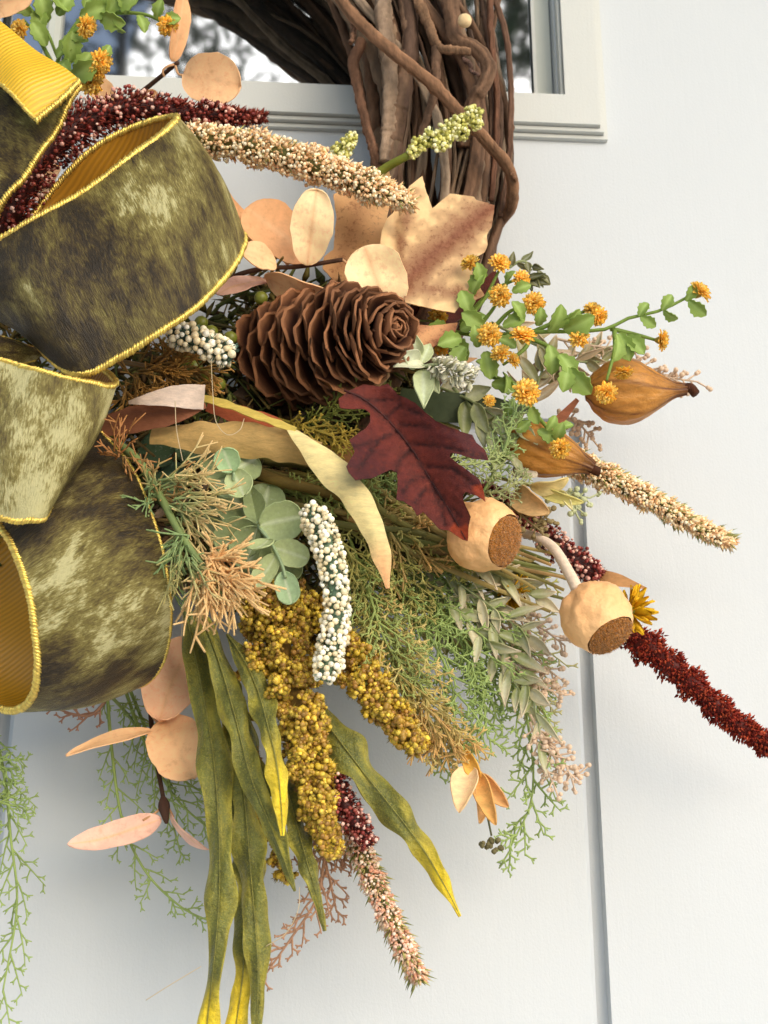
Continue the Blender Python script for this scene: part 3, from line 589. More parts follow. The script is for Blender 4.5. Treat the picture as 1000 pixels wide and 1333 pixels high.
def oakc(x, y): d = segdist(x, y, MID); v = min(segdist(x, y, q) for q in VE); return 12.6+.5*math.sin((x-y*.4)/26)+(y-510)*.006+min(d, 60)*.011-.16*max(0, 1-v/7)+.05*math.sin(v*.5)
def oakcol(x, y):
    d = min(segdist(x, y, MID)*.8, min(segdist(x, y, q) for q in VE)); k = max(0, 1-d/4.2); c = lerp(lin(112, 44, 32), lin(80, 30, 30), min(1, segdist(x, y, MID)/55)); c = lerp(c, lin(38, 13, 14), k*.9)
    return lerp(c, lin(170, 66, 30), .75 if (x > 585 and y > 684) or (x > 618 and 630 < y < 660) else 0)
oak = thing('oak_leaf', 'dark burgundy lobed oak leaf below the pinecone', 'leaf', P(475, 515, 12)); mb = MB(); polysheet(mb, OAK, oakc, oakcol, 4.2); mb.build('blade', M['oak'], oak)
mb = MB(); tube(mb, np.array([P(x, y, oakc(x, y)+.03) for x, y in spline(np.array(MID, float), 24)]), np.linspace(1.7, .6, 24)*U(530, 580, 12), lin(58, 22, 20), 6); mb.build('midrib', M['oak'], oak)

# tan maple leaves
M1 = [(533, 242), (550, 229), (554, 246), (563, 271), (586, 252), (617, 256), (620, 260), (644, 267), (640, 296), (634, 306), (635, 318), (631, 328), (619, 334), (600, 344), (622, 357), (620, 366), (631, 384), (612, 394), (598, 399), (592, 407), (564, 402), (528, 394), (523, 368), (509, 350), (494, 330), (497, 301), (504, 284), (521, 268)]
V1 = [[(524, 372), (560, 335), (600, 300), (640, 270)], [(528, 372), (580, 380), (625, 384)], [(520, 355), (522, 310), (540, 250)]]
def m1c(x, y): d = segdist(x, y, [(524, 372), (640, 268)]); return 9.2+d*.012+.35*math.sin((x+y)/34)-.25*max(0, 1-abs(x-512)/14)
def m1col(x, y):
    d = min(segdist(x, y, V1[0]), segdist(x, y, V1[1])*2.2+8, segdist(x, y, V1[2])*2.6+10); n = 1+.9*mnoise.fractal(Vector((x*.06, y*.06, 0)), 1, 2, 4)
    return lerp(lin(242, 206, 152), lin(140, 88, 64), max(0, 1-d/(34*n+10))**.7)
t = thing('maple_leaf', 'pale tan maple leaf stained brown along its veins, below the vine ring', 'leaf', P(525, 370, 9)); mb = MB(); polysheet(mb, M1, m1c, m1col, 4.5); mb.build('blade', M['mottled'], t)
M2 = [(434, 253), (484, 228), (506, 220), (510, 236), (511, 248), (506, 274), (500, 300), (504, 335), (470, 372), (444, 376), (420, 349), (422, 334), (434, 325), (438, 282)]
t = thing('maple_leaf', 'browner maple leaf half hidden behind the round cream eucalyptus leaf', 'leaf', P(460, 370, 8)); mb = MB()
polysheet(mb, M2, lambda x, y: 7.9+.3*math.sin((x-y)/24), lambda x, y: lerp(lin(228, 180, 126), lin(150, 104, 66), max(0, .75-abs(x-440-(350-y)*.35)/60)), 4.5); mb.build('blade', M['mottled'], t)
t = thing('fabric_leaf', 'dark maroon leaf in the shade under the tan maple leaf', 'leaf', P(540, 410, 6)); mb = MB()
polysheet(mb, [(490, 290), (512, 296), (530, 385), (600, 400), (612, 380), (645, 350), (652, 372), (622, 400), (585, 424), (545, 432), (520, 420), (490, 340)], lambda x, y: 6.4+.2*math.sin(x/20), lambda x, y: lin(84, 34, 26), 6); mb.build('blade', M['oak'], t)
t = thing('fabric_leaf', 'tan pointed leaf right of the pinecone tip', 'leaf', P(528, 440, 9)); mb = MB()
polysheet(mb, [(505, 428), (528, 422), (560, 424), (596, 420), (592, 434), (580, 446), (558, 453), (530, 468), (512, 462)], lambda x, y: 9.4+.02*(y-430), lambda x, y: lerp(lin(214, 160, 112), lin(170, 112, 78), .5+.5*math.sin(x/9+y/7)), 5); mb.build('blade', M['mottled'], t)
t = thing('fabric_leaf', 'small tan leaf tip showing under the pinecone', 'leaf', P(490, 485, 9)); mb = MB()
polysheet(mb, [(472, 494), (490, 480), (504, 474), (508, 489), (491, 507)], lambda x, y: 10+.01*(y-480), lambda x, y: lin(218, 178, 130), 5); mb.build('blade', M['leaf'], t)
t = thing('fabric_leaf', 'tan leaf sliver behind the white bud sprig', 'leaf', P(590, 470, 7)); mb = MB()
polysheet(mb, [(570, 466), (600, 464), (622, 466), (606, 474), (585, 478)], lambda x, y: 7.5, lambda x, y: lin(214, 164, 120), 5); mb.build('blade', M['leaf'], t)

# poppy pods
def poppy(label, c, r, face, stempts):
    cx, cy, cc = c; o = P(cx, cy, cc); u = U(cx, cy, cc); f = dirpx(face); a = nz(np.cross(f, UPV)); b = np.cross(f, a); rr = r*u
    t = thing('seed_pod', label, 'seed pod', o, 'poppy pods with felt ends'); mb = MB(); nu, nv = 44, 56
    th = np.linspace(0, 1, nu)[:, None]; an = np.linspace(0, 2*math.pi, nv, endpoint=False)[None]
    zz = np.cos(th*math.pi*.775+.02); sr = np.sin(th*math.pi*.775+.02)**.86    # closed at the stem end, cut flat at the face
    wr = 1+.055*np.sin(an*6+np.sin(th*5)*1.5)*(1-th)**1.3+.025*np.sin(an*13+th*9)*(1-th*.6)+.014*np.sin(an*5-th*14)+.02*np.sin(an*3+1)
    z = -zz; k = sr*wr
    sx = R.uniform(0, 50); fold = np.array([[1-.13*abs(mnoise.fractal(Vector((k[i_, j_]*math.cos(an[0, j_])*1.7+sx, k[i_, j_]*math.sin(an[0, j_])*1.7, z[i_, 0]*.8)), 1, 2, 5)) for j_ in range(nv)] for i_ in range(nu)]); fold = 1+(fold-1)*np.clip((1-th)*6, 0, 1)
    neck = np.clip((th-.86)/.14, 0, 1); G = o+(rr*fold[..., None])*(f*z[..., None]*.98+(a*np.cos(an)[..., None]+b*np.sin(an)[..., None])*(k*(1+.05*neck))[..., None])
    i = np.arange(nu-1)[:, None]*nv; j = np.arange(nv)[None]; q = np.stack([i+j, i+(j+1) % nv, i+nv+(j+1) % nv, i+nv+j], -1).reshape(-1, 4)
    c0 = lerp(lin(226, 186, 136), lin(232, 190, 128), th)*np.ones((nu, nv))[..., None] if False else np.broadcast_to(lerp(lin(234, 170, 112), lin(242, 190, 132), th)[..., :1*3].reshape(nu, 1, 3), (nu, nv, 3))
    mb.add(G.reshape(-1, 3), None, q, c0.reshape(-1, 3)); mb.build('pod', M['pod'], t)
    mb = MB(); zf = z[-1].mean(); kr = k[-1].mean()*1.0; g = []
    rr2 = np.linspace(0, 1, 8)[:, None]; G = o+rr*(f*(zf*.96+.17*(1-rr2**2))[..., None]+(a*np.cos(an)[..., None]+b*np.sin(an)[..., None])*(rr2*kr*.99)[..., None])
    i = np.arange(7)[:, None]*nv; q = np.stack([i+j, i+nv+j, i+nv+(j+1) % nv, i+(j+1) % nv], -1).reshape(-1, 4); mb.add(G.reshape(-1, 3), None, q, lin(180, 118, 46))
    n = 2200; s = np.sqrt(R.uniform(0, 1, n)); an2 = R.uniform(0, 6.283, n); p = o+rr*(f*(zf*.96+.17*(1-s**2))[:, None]+(a*np.cos(an2)[:, None]+b*np.sin(an2)[:, None])*(s*kr)[:, None])
    inst(mb, BRACT, p, bases(f+R.normal(0, .6, (n, 3)), 5*u*R.uniform(.6, 1.2, n), 2*u), lin(204, 140, 62)*R.uniform(.65, 1.3, (n, 1))); mb.build('felt_end', M['felt'], t)
    if stempts: stem(t, stempts, 8, lin(222, 200, 176), 'wrap', .75, name='wrapped_stem', n=40)
poppy('cream poppy pod without visible stem, overlapped by the burgundy oak leaf', (628, 697, 11.5), 49, (.72, .18, .62), None)
poppy('cream poppy pod on a curved paper wrapped stem, right of the other pod', (776, 803, 12), 47, (.42, .62, .62), [(752, 768, 11.5), (742, 748, 11), (722, 715, 10), (700, 700, 9), (682, 694, 8)])

# papery lantern pods
def lantern(label, pts, rads, rot, tipcol=lin(92, 50, 26), hook=None):
    path = spline(pts, 40); p = PP(path); u = U(*pts[1]); t = thing('lantern_pod', label, 'seed pod', p[0], 'papery lantern pods'); tt, a, b = frame(p)
    mb = MB(); nv = 96; an = np.linspace(0, 2*math.pi, nv, endpoint=False)[None]; f = np.linspace(0, 1, 40)[:, None]
    r = np.interp(f[:, 0], np.linspace(0, 1, len(rads)), rads)[:, None]
    r = np.array([np.interp(x, np.linspace(0, 1, len(rads)), rads) for x in f[:, 0]]); r = np.convolve(np.pad(r, 2, 'edge'), np.ones(5)/5, 'valid')[:, None]
    rib = 1+.07*np.abs(np.cos(an*3+rot+f*1.2))+.025*np.sin(an*13+f*5)*f+.02*np.sin(an*5-f*9)+.10*np.sin(an*7+3)*np.clip((f-.72)*3, 0, 1)
    sx = R.uniform(0, 50); rib = rib*np.array([[1+.10*mnoise.fractal(Vector((math.cos(an[0, j_])*1.6+sx, math.sin(an[0, j_])*1.6, f[i_, 0]*2.2)), 1, 2, 5) for j_ in range(nv)] for i_ in range(40)])
    G = p[:, None]+(a[:, None]*np.cos(an)[..., None]+b[:, None]*np.sin(an)[..., None])*(u*r*rib)[..., None]
    c = lerp(lin(196, 140, 62), lin(176, 112, 44), .5+.5*np.sin(an*3+f*2))if False else lin(206, 144, 66)*np.ones((40, nv, 1))
    vein = np.clip(1-np.abs(np.sin(an*3+rot+f*1.2))*3.2, 0, 1)*.7+np.clip(1-np.abs(np.sin(an*7-f*3+.6*np.sin(f*9)))*3, 0, 1)*.3+np.clip((f-.66)*3.0, 0, 1)*np.ones((1, nv))*.9+np.clip((.10-f)*6, 0, .6)
    c = lerp(c, tipcol, np.clip(vein, 0, 1)[..., None]); i = np.arange(39)[:, None]*nv; j = np.arange(nv)[None]
    q = np.stack([i+j, i+(j+1) % nv, i+nv+(j+1) % nv, i+nv+j], -1).reshape(-1, 4); mb.add(G.reshape(-1, 3), None, q, c.reshape(-1, 3)); mb.build('calyx', M['lantern'], t)
    if hook: stem(t, hook, 7, lin(72, 40, 24), 'twig', .9, name='dry_tip')
    return t
lantern('largest brown papery lantern pod, farthest right, with a hooked dry tip', [(762, 512, 9), (780, 511, 9.1), (840, 510, 9.4), (880, 508, 9.5), (893, 507, 9.5)], [6, 29, 38, 40, 38, 30, 18, 10, 7], .4, hook=[(886, 508, 9.5), (898, 505, 9.6), (906, 513, 9.7)])
lantern('smaller brown papery lantern pod with one orange flower in front of it', [(664, 566, 9), (680, 575, 9.1), (725, 592, 9.5), (760, 604, 9.5), (772, 610, 9.5)], [6, 24, 33, 34, 32, 27, 19, 12, 8], 1.2, hook=[(764, 607, 9.5), (776, 613, 9.6), (781, 614, 9.6)])
# ------------------------------------------------------------------ eucalyptus, spikes, husks
PE = lin(236, 190, 142); PC = lin(244, 214, 166); PT = lin(222, 168, 120); PR = lin(232, 186, 164)
def euc(label, stempts, rows, tip=None, extra=()):
    t = thing('eucalyptus_stem', label, 'leaf spray', P(*stempts[0]), 'peach eucalyptus stems'); stem(t, stempts, 3.6, lin(70, 48, 36), 'twig', .8)
    leaves(t, rows, 'leaf', thick=.0006, rows=16, cols=11, cup=.09, curl=.08, kind='round', vein=lin(224, 178, 132), wave=.03)
    for p in extra: stem(t, p, 1.8, lin(196, 150, 108), 'leaf', .8, 'leaf_stalk', n=10)
    if tip is not None:
        mb = MB(); p = PP(spline(tip, 10)); tube(mb, p, np.array([.5, .9, 1.3, 1.5, 1.5, 1.3, 1.1, .9, .7, .4])*5.2*U(*tip[0]), lin(74, 50, 40), 8); mb.build('bud', M['twig'], t)
    return t
euc('peach eucalyptus stem with one round leaf in front of the window sill', [(150, 140, 6), (178, 124, 7), (205, 103, 8), (228, 84, 9), (232, 82, 9)], [
    (239, 97, 9, 314, 112, 9.6, 70, 8, PE), (224, 80, 9, 237, -14, 9.5, 30, 52, PT, dict(kind='egg', curl=.12, sideways=-.06)), (150, 140, 5, 112, 100, 6, 34, 20, PE), (172, 138, 5.5, 205, 122, 5.6, 26, 35, PT), (-30, 14, 10, 42, -6, 11, 36, 20, PE), (75, 215, 5, 50, 262, 5, 30, 20, PE)], extra=[[(228, 84, 9), (232, 96, 9), (240, 98, 9)], [(228, 84, 9), (219, 86, 9.1), (212, 92, 9), (214, 100, 8.8)]])
euc('peach eucalyptus stem fanning out above the pinecone', [(262, 385, 8), (300, 362, 9), (340, 350, 9.6), (390, 347, 10), (446, 338, 10.6)], [
    (400, 345, 10.4, 412, 246, 12.4, 58, 4, PC), (402, 338, 9.2, 320, 272, 10, 74, 18, PT), (375, 345, 8.8, 338, 262, 9, 30, 35, PT), (327, 290, 9, 281, 230, 9.6, 26, 58, PT, dict(kind='egg', curl=-.1)), (338, 322, 8.4, 300, 280, 9, 40, 25, PT), (359, 346, 10.6, 312, 326, 12, 40, 28, PE), (346, 362, 9.4, 428, 380, 11, 42, 48, PE, dict(kind='egg')), (505, 409, 8.9, 474, 321, 10.6, 84, 6, lin(250, 222, 172)), (346, 366, 9, 284, 384, 10, 32, 40, PR), (352, 330, 8.4, 334, 286, 8.6, 46, 20, PT)], extra=[[(395, 347, 10), (399, 344, 10.2), (402, 340, 10.4)], [(446, 338, 10.6), (470, 360, 10), (496, 396, 9)]])
euc('peach eucalyptus stem hanging below the bow with a brown bud at its end', [(196, 905, 5), (197, 940, 5.6), (203, 985, 6.2), (211, 1030, 6.6), (213, 1042, 6.7)], [
    (250, 830, 5.6, 208, 938, 7, 82, 8, lin(240, 190, 150)), (214, 936, 6.3, 252, 1014, 7.4, 80, -10, PE), (200, 951, 6.5, 86, 984, 8.4, 24, 58, PE, dict(kind='egg', curl=.05)), (209, 1066, 6.8, 88, 1100, 8.8, 40, 42, PR, dict(kind='egg', curl=-.07)), (222, 1060, 6.4, 272, 1106, 7, 24, 55, PR, dict(kind='egg'))], tip=[(212, 1036, 6.7), (214, 1052, 6.8), (217, 1072, 6.9)], extra=[[(197, 930, 5.8), (205, 940, 6), (216, 940, 6.3)], [(213, 1042, 6.7), (205, 1056, 6.7), (186, 1068, 7)], [(213, 1040, 6.7), (222, 1056, 6.5), (226, 1064, 6.4)]])
# sage silver-dollar rosettes
SG = lin(176, 188, 136); SD = lin(146, 160, 112); SV = lin(200, 208, 176)
def rosette(label, c, rows, stempts=None, extra=None):
    t = thing('sage_rosette', label, 'leaf spray', P(*c)); stem(t, stempts, 2.6, lin(150, 170, 130), 'sage', .8)
    leaves(t, rows, 'sage', thick=.0006, rows=14, cols=11, cup=.12, curl=-.06, kind='round', vein=SV); return t
rosette('pale green four leaf sage rosette below the beige husk', (300, 612, 11.2), [(303, 612, 11.6, 268, 588, 10.4, 54, 0, SD), (303, 612, 11.6, 334, 596, 10.6, 50, 0, SD), (303, 613, 11.6, 276, 636, 11, 52, 0, SG), (303, 613, 11.8, 318, 646, 12, 40, 0, SG), (302, 614, 12, 290, 584, 12.6, 36, 0, lin(164, 192, 142))], [(260, 600, 7), (285, 612, 10), (303, 614, 11.8), (304, 626, 11.8)])
rosette('larger grey green sage spray of round leaves left of the white berry spike', (340, 690, 10), [
    (336, 684, 11, 296, 640, 9, 66, 10, SD), (336, 684, 11, 350, 632, 9.4, 58, 0, SD), (338, 684, 11.4, 394, 672, 11.4, 56, 12, lin(160, 174, 124)), (336, 685, 11, 284, 716, 10, 62, -8, SD), (336, 685, 11, 322, 742, 10, 66, 0, SD), (352, 705, 11.5, 376, 760, 10.6, 64, 0, SD), (350, 703, 12, 330, 716, 12.6, 40, 60, SG), (355, 712, 11.8, 402, 728, 12, 38, 0, SG), (360, 722, 11.8, 332, 764, 11.6, 32, 20, SG), (368, 745, 12, 380, 786, 12.2, 34, 0, lin(160, 184, 140)), (318, 690, 8.4, 270, 660, 8, 60, 0, SD), (330, 740, 8.4, 300, 790, 8, 60, 0, SD)], [(318, 650, 8), (336, 684, 11), (352, 705, 11.8), (366, 732, 12), (372, 752, 12.2)])
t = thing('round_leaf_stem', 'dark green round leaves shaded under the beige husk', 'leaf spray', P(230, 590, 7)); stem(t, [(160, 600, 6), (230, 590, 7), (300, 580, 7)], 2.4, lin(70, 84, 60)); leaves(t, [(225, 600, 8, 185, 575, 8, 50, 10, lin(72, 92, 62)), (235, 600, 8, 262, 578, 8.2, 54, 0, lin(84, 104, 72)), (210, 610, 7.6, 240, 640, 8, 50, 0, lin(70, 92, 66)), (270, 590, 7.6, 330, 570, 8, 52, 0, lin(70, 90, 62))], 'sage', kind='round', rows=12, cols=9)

# burgundy and cream amaranth
BG = [lin(118, 46, 32), lin(98, 32, 24), lin(136, 58, 40), lin(76, 24, 18)]; BD = [lin(214, 158, 142), lin(150, 70, 58), lin(112, 36, 30), lin(120, 40, 34), lin(232, 190, 172)]
CR = [lin(238, 206, 158), lin(226, 180, 130), lin(246, 222, 184), lin(222, 174, 124), lin(240, 206, 150)]; CD = [lin(252, 238, 206), lin(248, 224, 180), lin(240, 196, 150)]; GT = [lin(150, 152, 84), lin(176, 170, 100), lin(124, 130, 66)]
spike('amaranth_spike', 'thick burgundy beaded amaranth arching behind the big velvet loop', [(-40, 345, 8), (0, 290, 9), (40, 220, 9.6), (95, 168, 9.8), (165, 142, 9.6), (240, 148, 9.4), (300, 152, 9.4), (345, 152, 9.4)], 32, 4200, 9, BG, 1300, 2.7, BD, 'amaranth spikes', prof=lambda f: np.interp(f, [0, .25, .55, .75, .92, 1], [1.15, 1.1, .95, .68, .42, .1]), stemcol=lin(66, 22, 20))
spike('amaranth_spike', 'long cream amaranth lying across the maple leaf tip', [(195, 172, 8), (250, 182, 9), (320, 190, 10.2), (400, 212, 11), (470, 238, 11.4), (538, 266, 11.4)], 23, 2200, 10, CR, 2200, 2.5, CD, 'amaranth spikes', tips=(150, 16, GT), prof=lambda f: np.interp(f, [0, .15, .6, .9, 1], [.75, 1, 1.05, .85, .3]), bw=.8)
spike('amaranth_spike', 'long tapering cream amaranth pointing right under the lantern pods', [(735, 596, 7), (790, 622, 7.6), (850, 652, 7.8), (905, 684, 7.6), (955, 708, 7.2)], 18, 1500, 9.5, CR, 1300, 2.3, CD, 'amaranth spikes', tips=(190, 16, GT), prof=lambda f: np.interp(f, [0, .2, .6, .95, 1], [1.1, 1.05, .78, .58, .35]), bw=.8)
spike('amaranth_spike', 'burgundy amaranth with pink beads between the two poppy pods', [(628, 632, 6), (670, 665, 6.6), (712, 700, 7), (750, 732, 7.2), (782, 752, 7.2)], 20, 1200, 7, BG, 800, 2.5, BD, 'amaranth spikes', prof=lambda f: np.interp(f, [0, .4, .8, .93, 1], [.55, .8, 1.05, 1, .4]), stemcol=lin(66, 22, 20))
spike('amaranth_spike', 'rust red feathery amaranth reaching the right edge', [(800, 815, 7), (838, 838, 7.4), (900, 890, 7.6), (950, 935, 7.4), (1000, 970, 7), (1030, 995, 6.8)], 23, 4200, 6.5, [lin(152, 52, 32), lin(126, 36, 24), lin(172, 74, 46), lin(100, 26, 20)], 0, 2, BD, 'amaranth spikes', prof=lambda f: np.interp(f, [0, .15, .3, .5, .75, 1], [1, 1.15, 1, .92, .78, .55])*(1+.18*np.sin(f*46)), bw=1.15, lean=.25, stemcol=lin(92, 28, 20))
spike('amaranth_spike', 'short burgundy amaranth with pink beads beside the gold sorghum', [(405, 960, 8), (425, 1000, 9), (450, 1050, 9.4), (482, 1100, 9.4)], 20, 1200, 7, BG, 560, 2.6, BD, 'amaranth spikes', prof=lambda f: np.interp(f, [0, .3, .8, 1], [.8, 1, .95, .5]), stemcol=lin(66, 22, 20))
spike('amaranth_spike', 'pale pink and cream amaranth hanging lowest in the middle', [(455, 1070, 7), (475, 1120, 7.6), (500, 1180, 8), (525, 1232, 8), (546, 1276, 7.8)], 16, 1100, 10, [lin(232, 196, 160), lin(222, 168, 136), lin(190, 170, 110), lin(240, 214, 186)], 1100, 2.4, [lin(246, 226, 204), lin(236, 196, 172), lin(224, 160, 128)], 'amaranth spikes', tips=(130, 19, GT), prof=lambda f: np.interp(f, [0, .2, .6, .95, 1], [1, 1.05, .9, .75, .4]), bw=.8)
# yellow green bud sprays on the vine
def budspray(label, pts, hw, n, rows):
    t = thing('bud_spray', label, 'bud spray', P(*pts[0])); stem(t, pts, 6.5, lin(132, 138, 52), 'green', .5); mb = MB(); u = U(*pts[-1])
    for (x, y, c, r) in rows:
        o = P(x, y, c); p = o+nz(R.normal(size=(70, 3)))*r*u*R.uniform(.5, 1, (70, 1)); balls(mb, p, 2.7*u*R.uniform(.7, 1.3, 70), pick([lin(228, 222, 150), lin(206, 200, 112), lin(238, 234, 184), lin(176, 172, 84)], 70))
        inst(mb, BRACT, np.tile(o, (26, 1)), bases(R.normal(size=(26, 3)), r*u*1.15, r*u*.3), pick([lin(150, 156, 70)], 26))
    mb.build('buds', M['bead'], t, kind='stuff')
budspray('pale yellow green bud spray lying over the grapevine', [(484, 232, 8.4), (505, 217, 9), (530, 203, 9.8), (565, 182, 10), (605, 158, 10)], 10, 9, [(545, 188, 10.2, 12), (538, 198, 10, 9), (562, 178, 10.3, 13), (572, 190, 10.3, 10), (583, 170, 10.4, 13), (580, 181, 10.2, 11), (598, 160, 10.4, 13), (602, 173, 10.4, 11), (617, 152, 10.4, 13), (620, 162, 10.3, 9), (613, 144, 10.3, 8)])
budspray('small pale green bud cluster left of the grapevine', [(425, 235, 8), (438, 215, 9), (448, 195, 9.4), (455, 182, 9.5)], 9, 5, [(443, 205, 9.5, 12), (450, 192, 9.6, 13), (457, 180, 9.6, 9), (438, 196, 9.4, 8)])

# husks
def ribbonleaf(parent, pts, widths, col, m='husk', name='husk_strip', tipcol=None, thick=.0006, rolls=None, edge=0.0, midc=None, tipstart=.75, camber=.0, wav=0.0, n=60, cols=9, topcol=None, fleck=0):
    p = PP(spline(pts, n)); u = U(*pts[len(pts)//2]); t = nz(np.gradient(p, axis=0)); side = nz(np.cross(t, np.broadcast_to(FWD, t.shape))); nn = np.cross(side, t)
    f = np.linspace(0, 1, n); w = np.interp(f, np.linspace(0, 1, len(widths)), widths)*u; w = np.convolve(np.pad(w, 3, 'edge'), np.ones(7)/7, 'valid')
    w = w*(1+edge*(np.sin(f*23+R.uniform(0, 6))*.6+np.sin(f*41+R.uniform(0, 6))*.4)); r = np.zeros(n) if rolls is None else np.radians(np.interp(f, np.linspace(0, 1, len(rolls)), rolls))
    side, nn = side*np.cos(r)[:, None]+nn*np.sin(r)[:, None], nn*np.cos(r)[:, None]-side*np.sin(r)[:, None]
    s = np.linspace(-1, 1, cols); ph = R.uniform(0, 6); G = p[:, None]+side[:, None]*s[None, :, None]*(w/2)[:, None, None]+nn[:, None]*(camber*w[:, None]*(s[None]**2)+wav*w[:, None]*np.sin(f[:, None]*21+ph+s[None]*1.6)*np.abs(s[None]))[..., None]
    c = np.broadcast_to(np.asarray(col, float), G.shape).copy()
    if tipcol is not None: c = lerp(c, np.asarray(tipcol), (np.clip((f-tipstart)/max(1e-3, 1-tipstart)*1.6, 0, 1)[:, None]*(1-.35*np.abs(s[None])*(f[:, None] < .97)))[..., None])
    if topcol is not None: c = lerp(np.asarray(topcol), c, np.clip(f*3, 0, 1)[:, None, None])
    if m == 'blade':
        ed_ = np.abs(s[None])**5*np.ones((n, 1)); pt_ = np.array([[max(0, mnoise.noise(Vector((i*.11, j*.35, ph*9)))-.12) for j in range(cols)] for i in range(n)]); c = lerp(c, lin(206, 186, 60), np.clip(ed_*.25+pt_*.8, 0, .45)[..., None])
    if midc is not None: c[:, cols//2] = lerp(c[:, cols//2], np.asarray(midc), .7)
    mb = MB(); sheet(mb, G, thick, c); return mb.build(name, M[m], parent)
HK = lin(206, 176, 112); HP = lin(230, 212, 152)
t = thing('husk_strip', 'long beige dried husk folded over and hanging beside the oak leaf', 'dried husk', P(380, 560, 12))
ribbonleaf(t, [(196, 566, 10.6), (240, 568, 11.2), (310, 572, 11.8), (370, 580, 12), (414, 594, 12)], [20, 38, 46, 44, 40], lin(198, 164, 104), edge=.12, camber=.12, wav=.05, rolls=[20, 5, 0, -10, -30], name='folded_part')
ribbonleaf(t, [(372, 552, 12.6), (396, 574, 13), (428, 606, 13.2), (462, 645, 13.2), (488, 695, 13), (499, 732, 12.8), (505, 766, 12.6)], [6, 26, 42, 40, 33, 30, 22, 3], HP, tipcol=lin(232, 176, 124), tipstart=.72, edge=.1, camber=.15, wav=.05, rolls=[50, 20, 0, 0, 15], name='hanging_part')
ribbonleaf(t, [(238, 512, 11), (290, 525, 12), (345, 545, 12.6), (385, 560, 12.8)], [10, 12, 12, 8], lin(206, 182, 92), edge=.2, rolls=[20, 40, 20], name='raised_edge')
ribbonleaf(t, [(270, 528, 11.2), (310, 540, 11.4), (360, 556, 11.6), (400, 580, 11.6)], [14, 26, 24, 10], lin(182, 96, 62), edge=.08, name='rusty_inside')
t = thing('husk_strip', 'pinkish white folded husk flap just right of the middle velvet loop', 'dried husk', P(170, 520, 12))
ribbonleaf(t, [(168, 524, 12.4), (186, 521, 12.8), (225, 516, 13), (266, 517, 12.6)], [4, 18, 30, 34], lin(226, 206, 190), edge=.03, name='pale_flap', rolls=[0, 0, -20])
ribbonleaf(t, [(132, 556, 10.6), (180, 545, 11.4), (230, 538, 12), (268, 528, 12.2)], [26, 36, 28, 6], lin(150, 96, 70), edge=.04, name='brown_underside')
t = thing('husk_strip', 'narrow tan husk stub crossing left of the oak leaf', 'dried husk', P(430, 595, 10)); ribbonleaf(t, [(412, 588, 9.6), (440, 592, 9.8), (470, 590, 9.6)], [20, 24, 20], lin(176, 122, 70), name='strip')
t = thing('flat_leaf', 'dark olive flat leaf passing behind the white bud sprig', 'leaf', P(600, 535, 8)); ribbonleaf(t, [(520, 520, 8), (580, 530, 8.4), (640, 532, 8.4), (690, 534, 8)], [30, 40, 36, 6], lin(74, 84, 56), 'green', 'blade')
t = thing('flat_leaf', 'small russet leaf between the two lantern pods', 'leaf', P(735, 535, 8)); ribbonleaf(t, [(752, 520, 8.4), (738, 536, 8.4), (716, 560, 8.2)], [6, 12, 16], lin(176, 112, 82), 'husk', 'blade')
# dried leaves round the right hand pods
t = thing('dried_leaves', 'curled beige dried leaves above the upper poppy pod', 'dried husk', P(690, 640, 9))
for r in ((672, 640, 9, 716, 668, 10, 34, 20, lin(208, 172, 120)), (690, 632, 9.6, 740, 622, 10.4, 24, 40, lin(222, 204, 142)), (700, 636, 9.4, 760, 654, 9.8, 16, 20, lin(206, 196, 120)), (668, 612, 9, 700, 620, 9.6, 26, -20, lin(226, 210, 186)), (640, 580, 8, 690, 590, 8.2, 22, 20, lin(196, 158, 88)), (730, 640, 9.4, 745, 664, 9.8, 10, 0, lin(222, 212, 160))): leaves(t, [r], 'husk', kind='egg', curl=.14, cup=.25, wave=.05, rows=14, cols=9)
ribbonleaf(t, [(775, 750, 7), (800, 754, 7.4), (842, 766, 7.2)], [20, 16, 2], lin(196, 146, 96), 'husk', 'leaf'); stem(t, [(640, 620, 8), (690, 632, 9.4), (735, 640, 9.6)], 2.4, lin(172, 160, 90))
# hanging dry seed pod, lower right
t = thing('split_pod', 'yellow tan split seed pod hanging on a thin stalk, lower right', 'seed pod', P(605, 972, 9))
leaves(t, [(604, 972, 9, 626, 1020, 10, 20, 10, lin(226, 178, 84), dict(kind='spoon')), (612, 1000, 9.6, 598, 1058, 10.4, 34, 20, lin(240, 208, 160)), (618, 1002, 9.6, 624, 1072, 10, 24, -30, lin(222, 176, 116)), (622, 1006, 9.8, 646, 1074, 10.6, 24, 10, lin(222, 172, 100)), (626, 1008, 9.6, 662, 1050, 9.6, 22, 10, lin(226, 176, 116))], 'husk', 'husk_lobe', kind='egg', curl=.12, cup=.3, rows=14, cols=9)
stem(t, [(560, 950, 8), (585, 962, 8.6), (604, 972, 9), (622, 1008, 9.6), (632, 1050, 9.6), (640, 1088, 9.4)], 2.2, lin(84, 84, 50)); mb = MB(); u = U(640, 1090, 9)
for x, y in ((628, 1100), (636, 1102), (645, 1108), (652, 1104), (648, 1096), (640, 1094)): balls(mb, PP([(x, y, 9.4)])+R.normal(0, 1.5*u, (5, 3)), 3.6*u, lin(112, 104, 70))
mb.build('seed_head', M['dark'], t, kind='stuff')
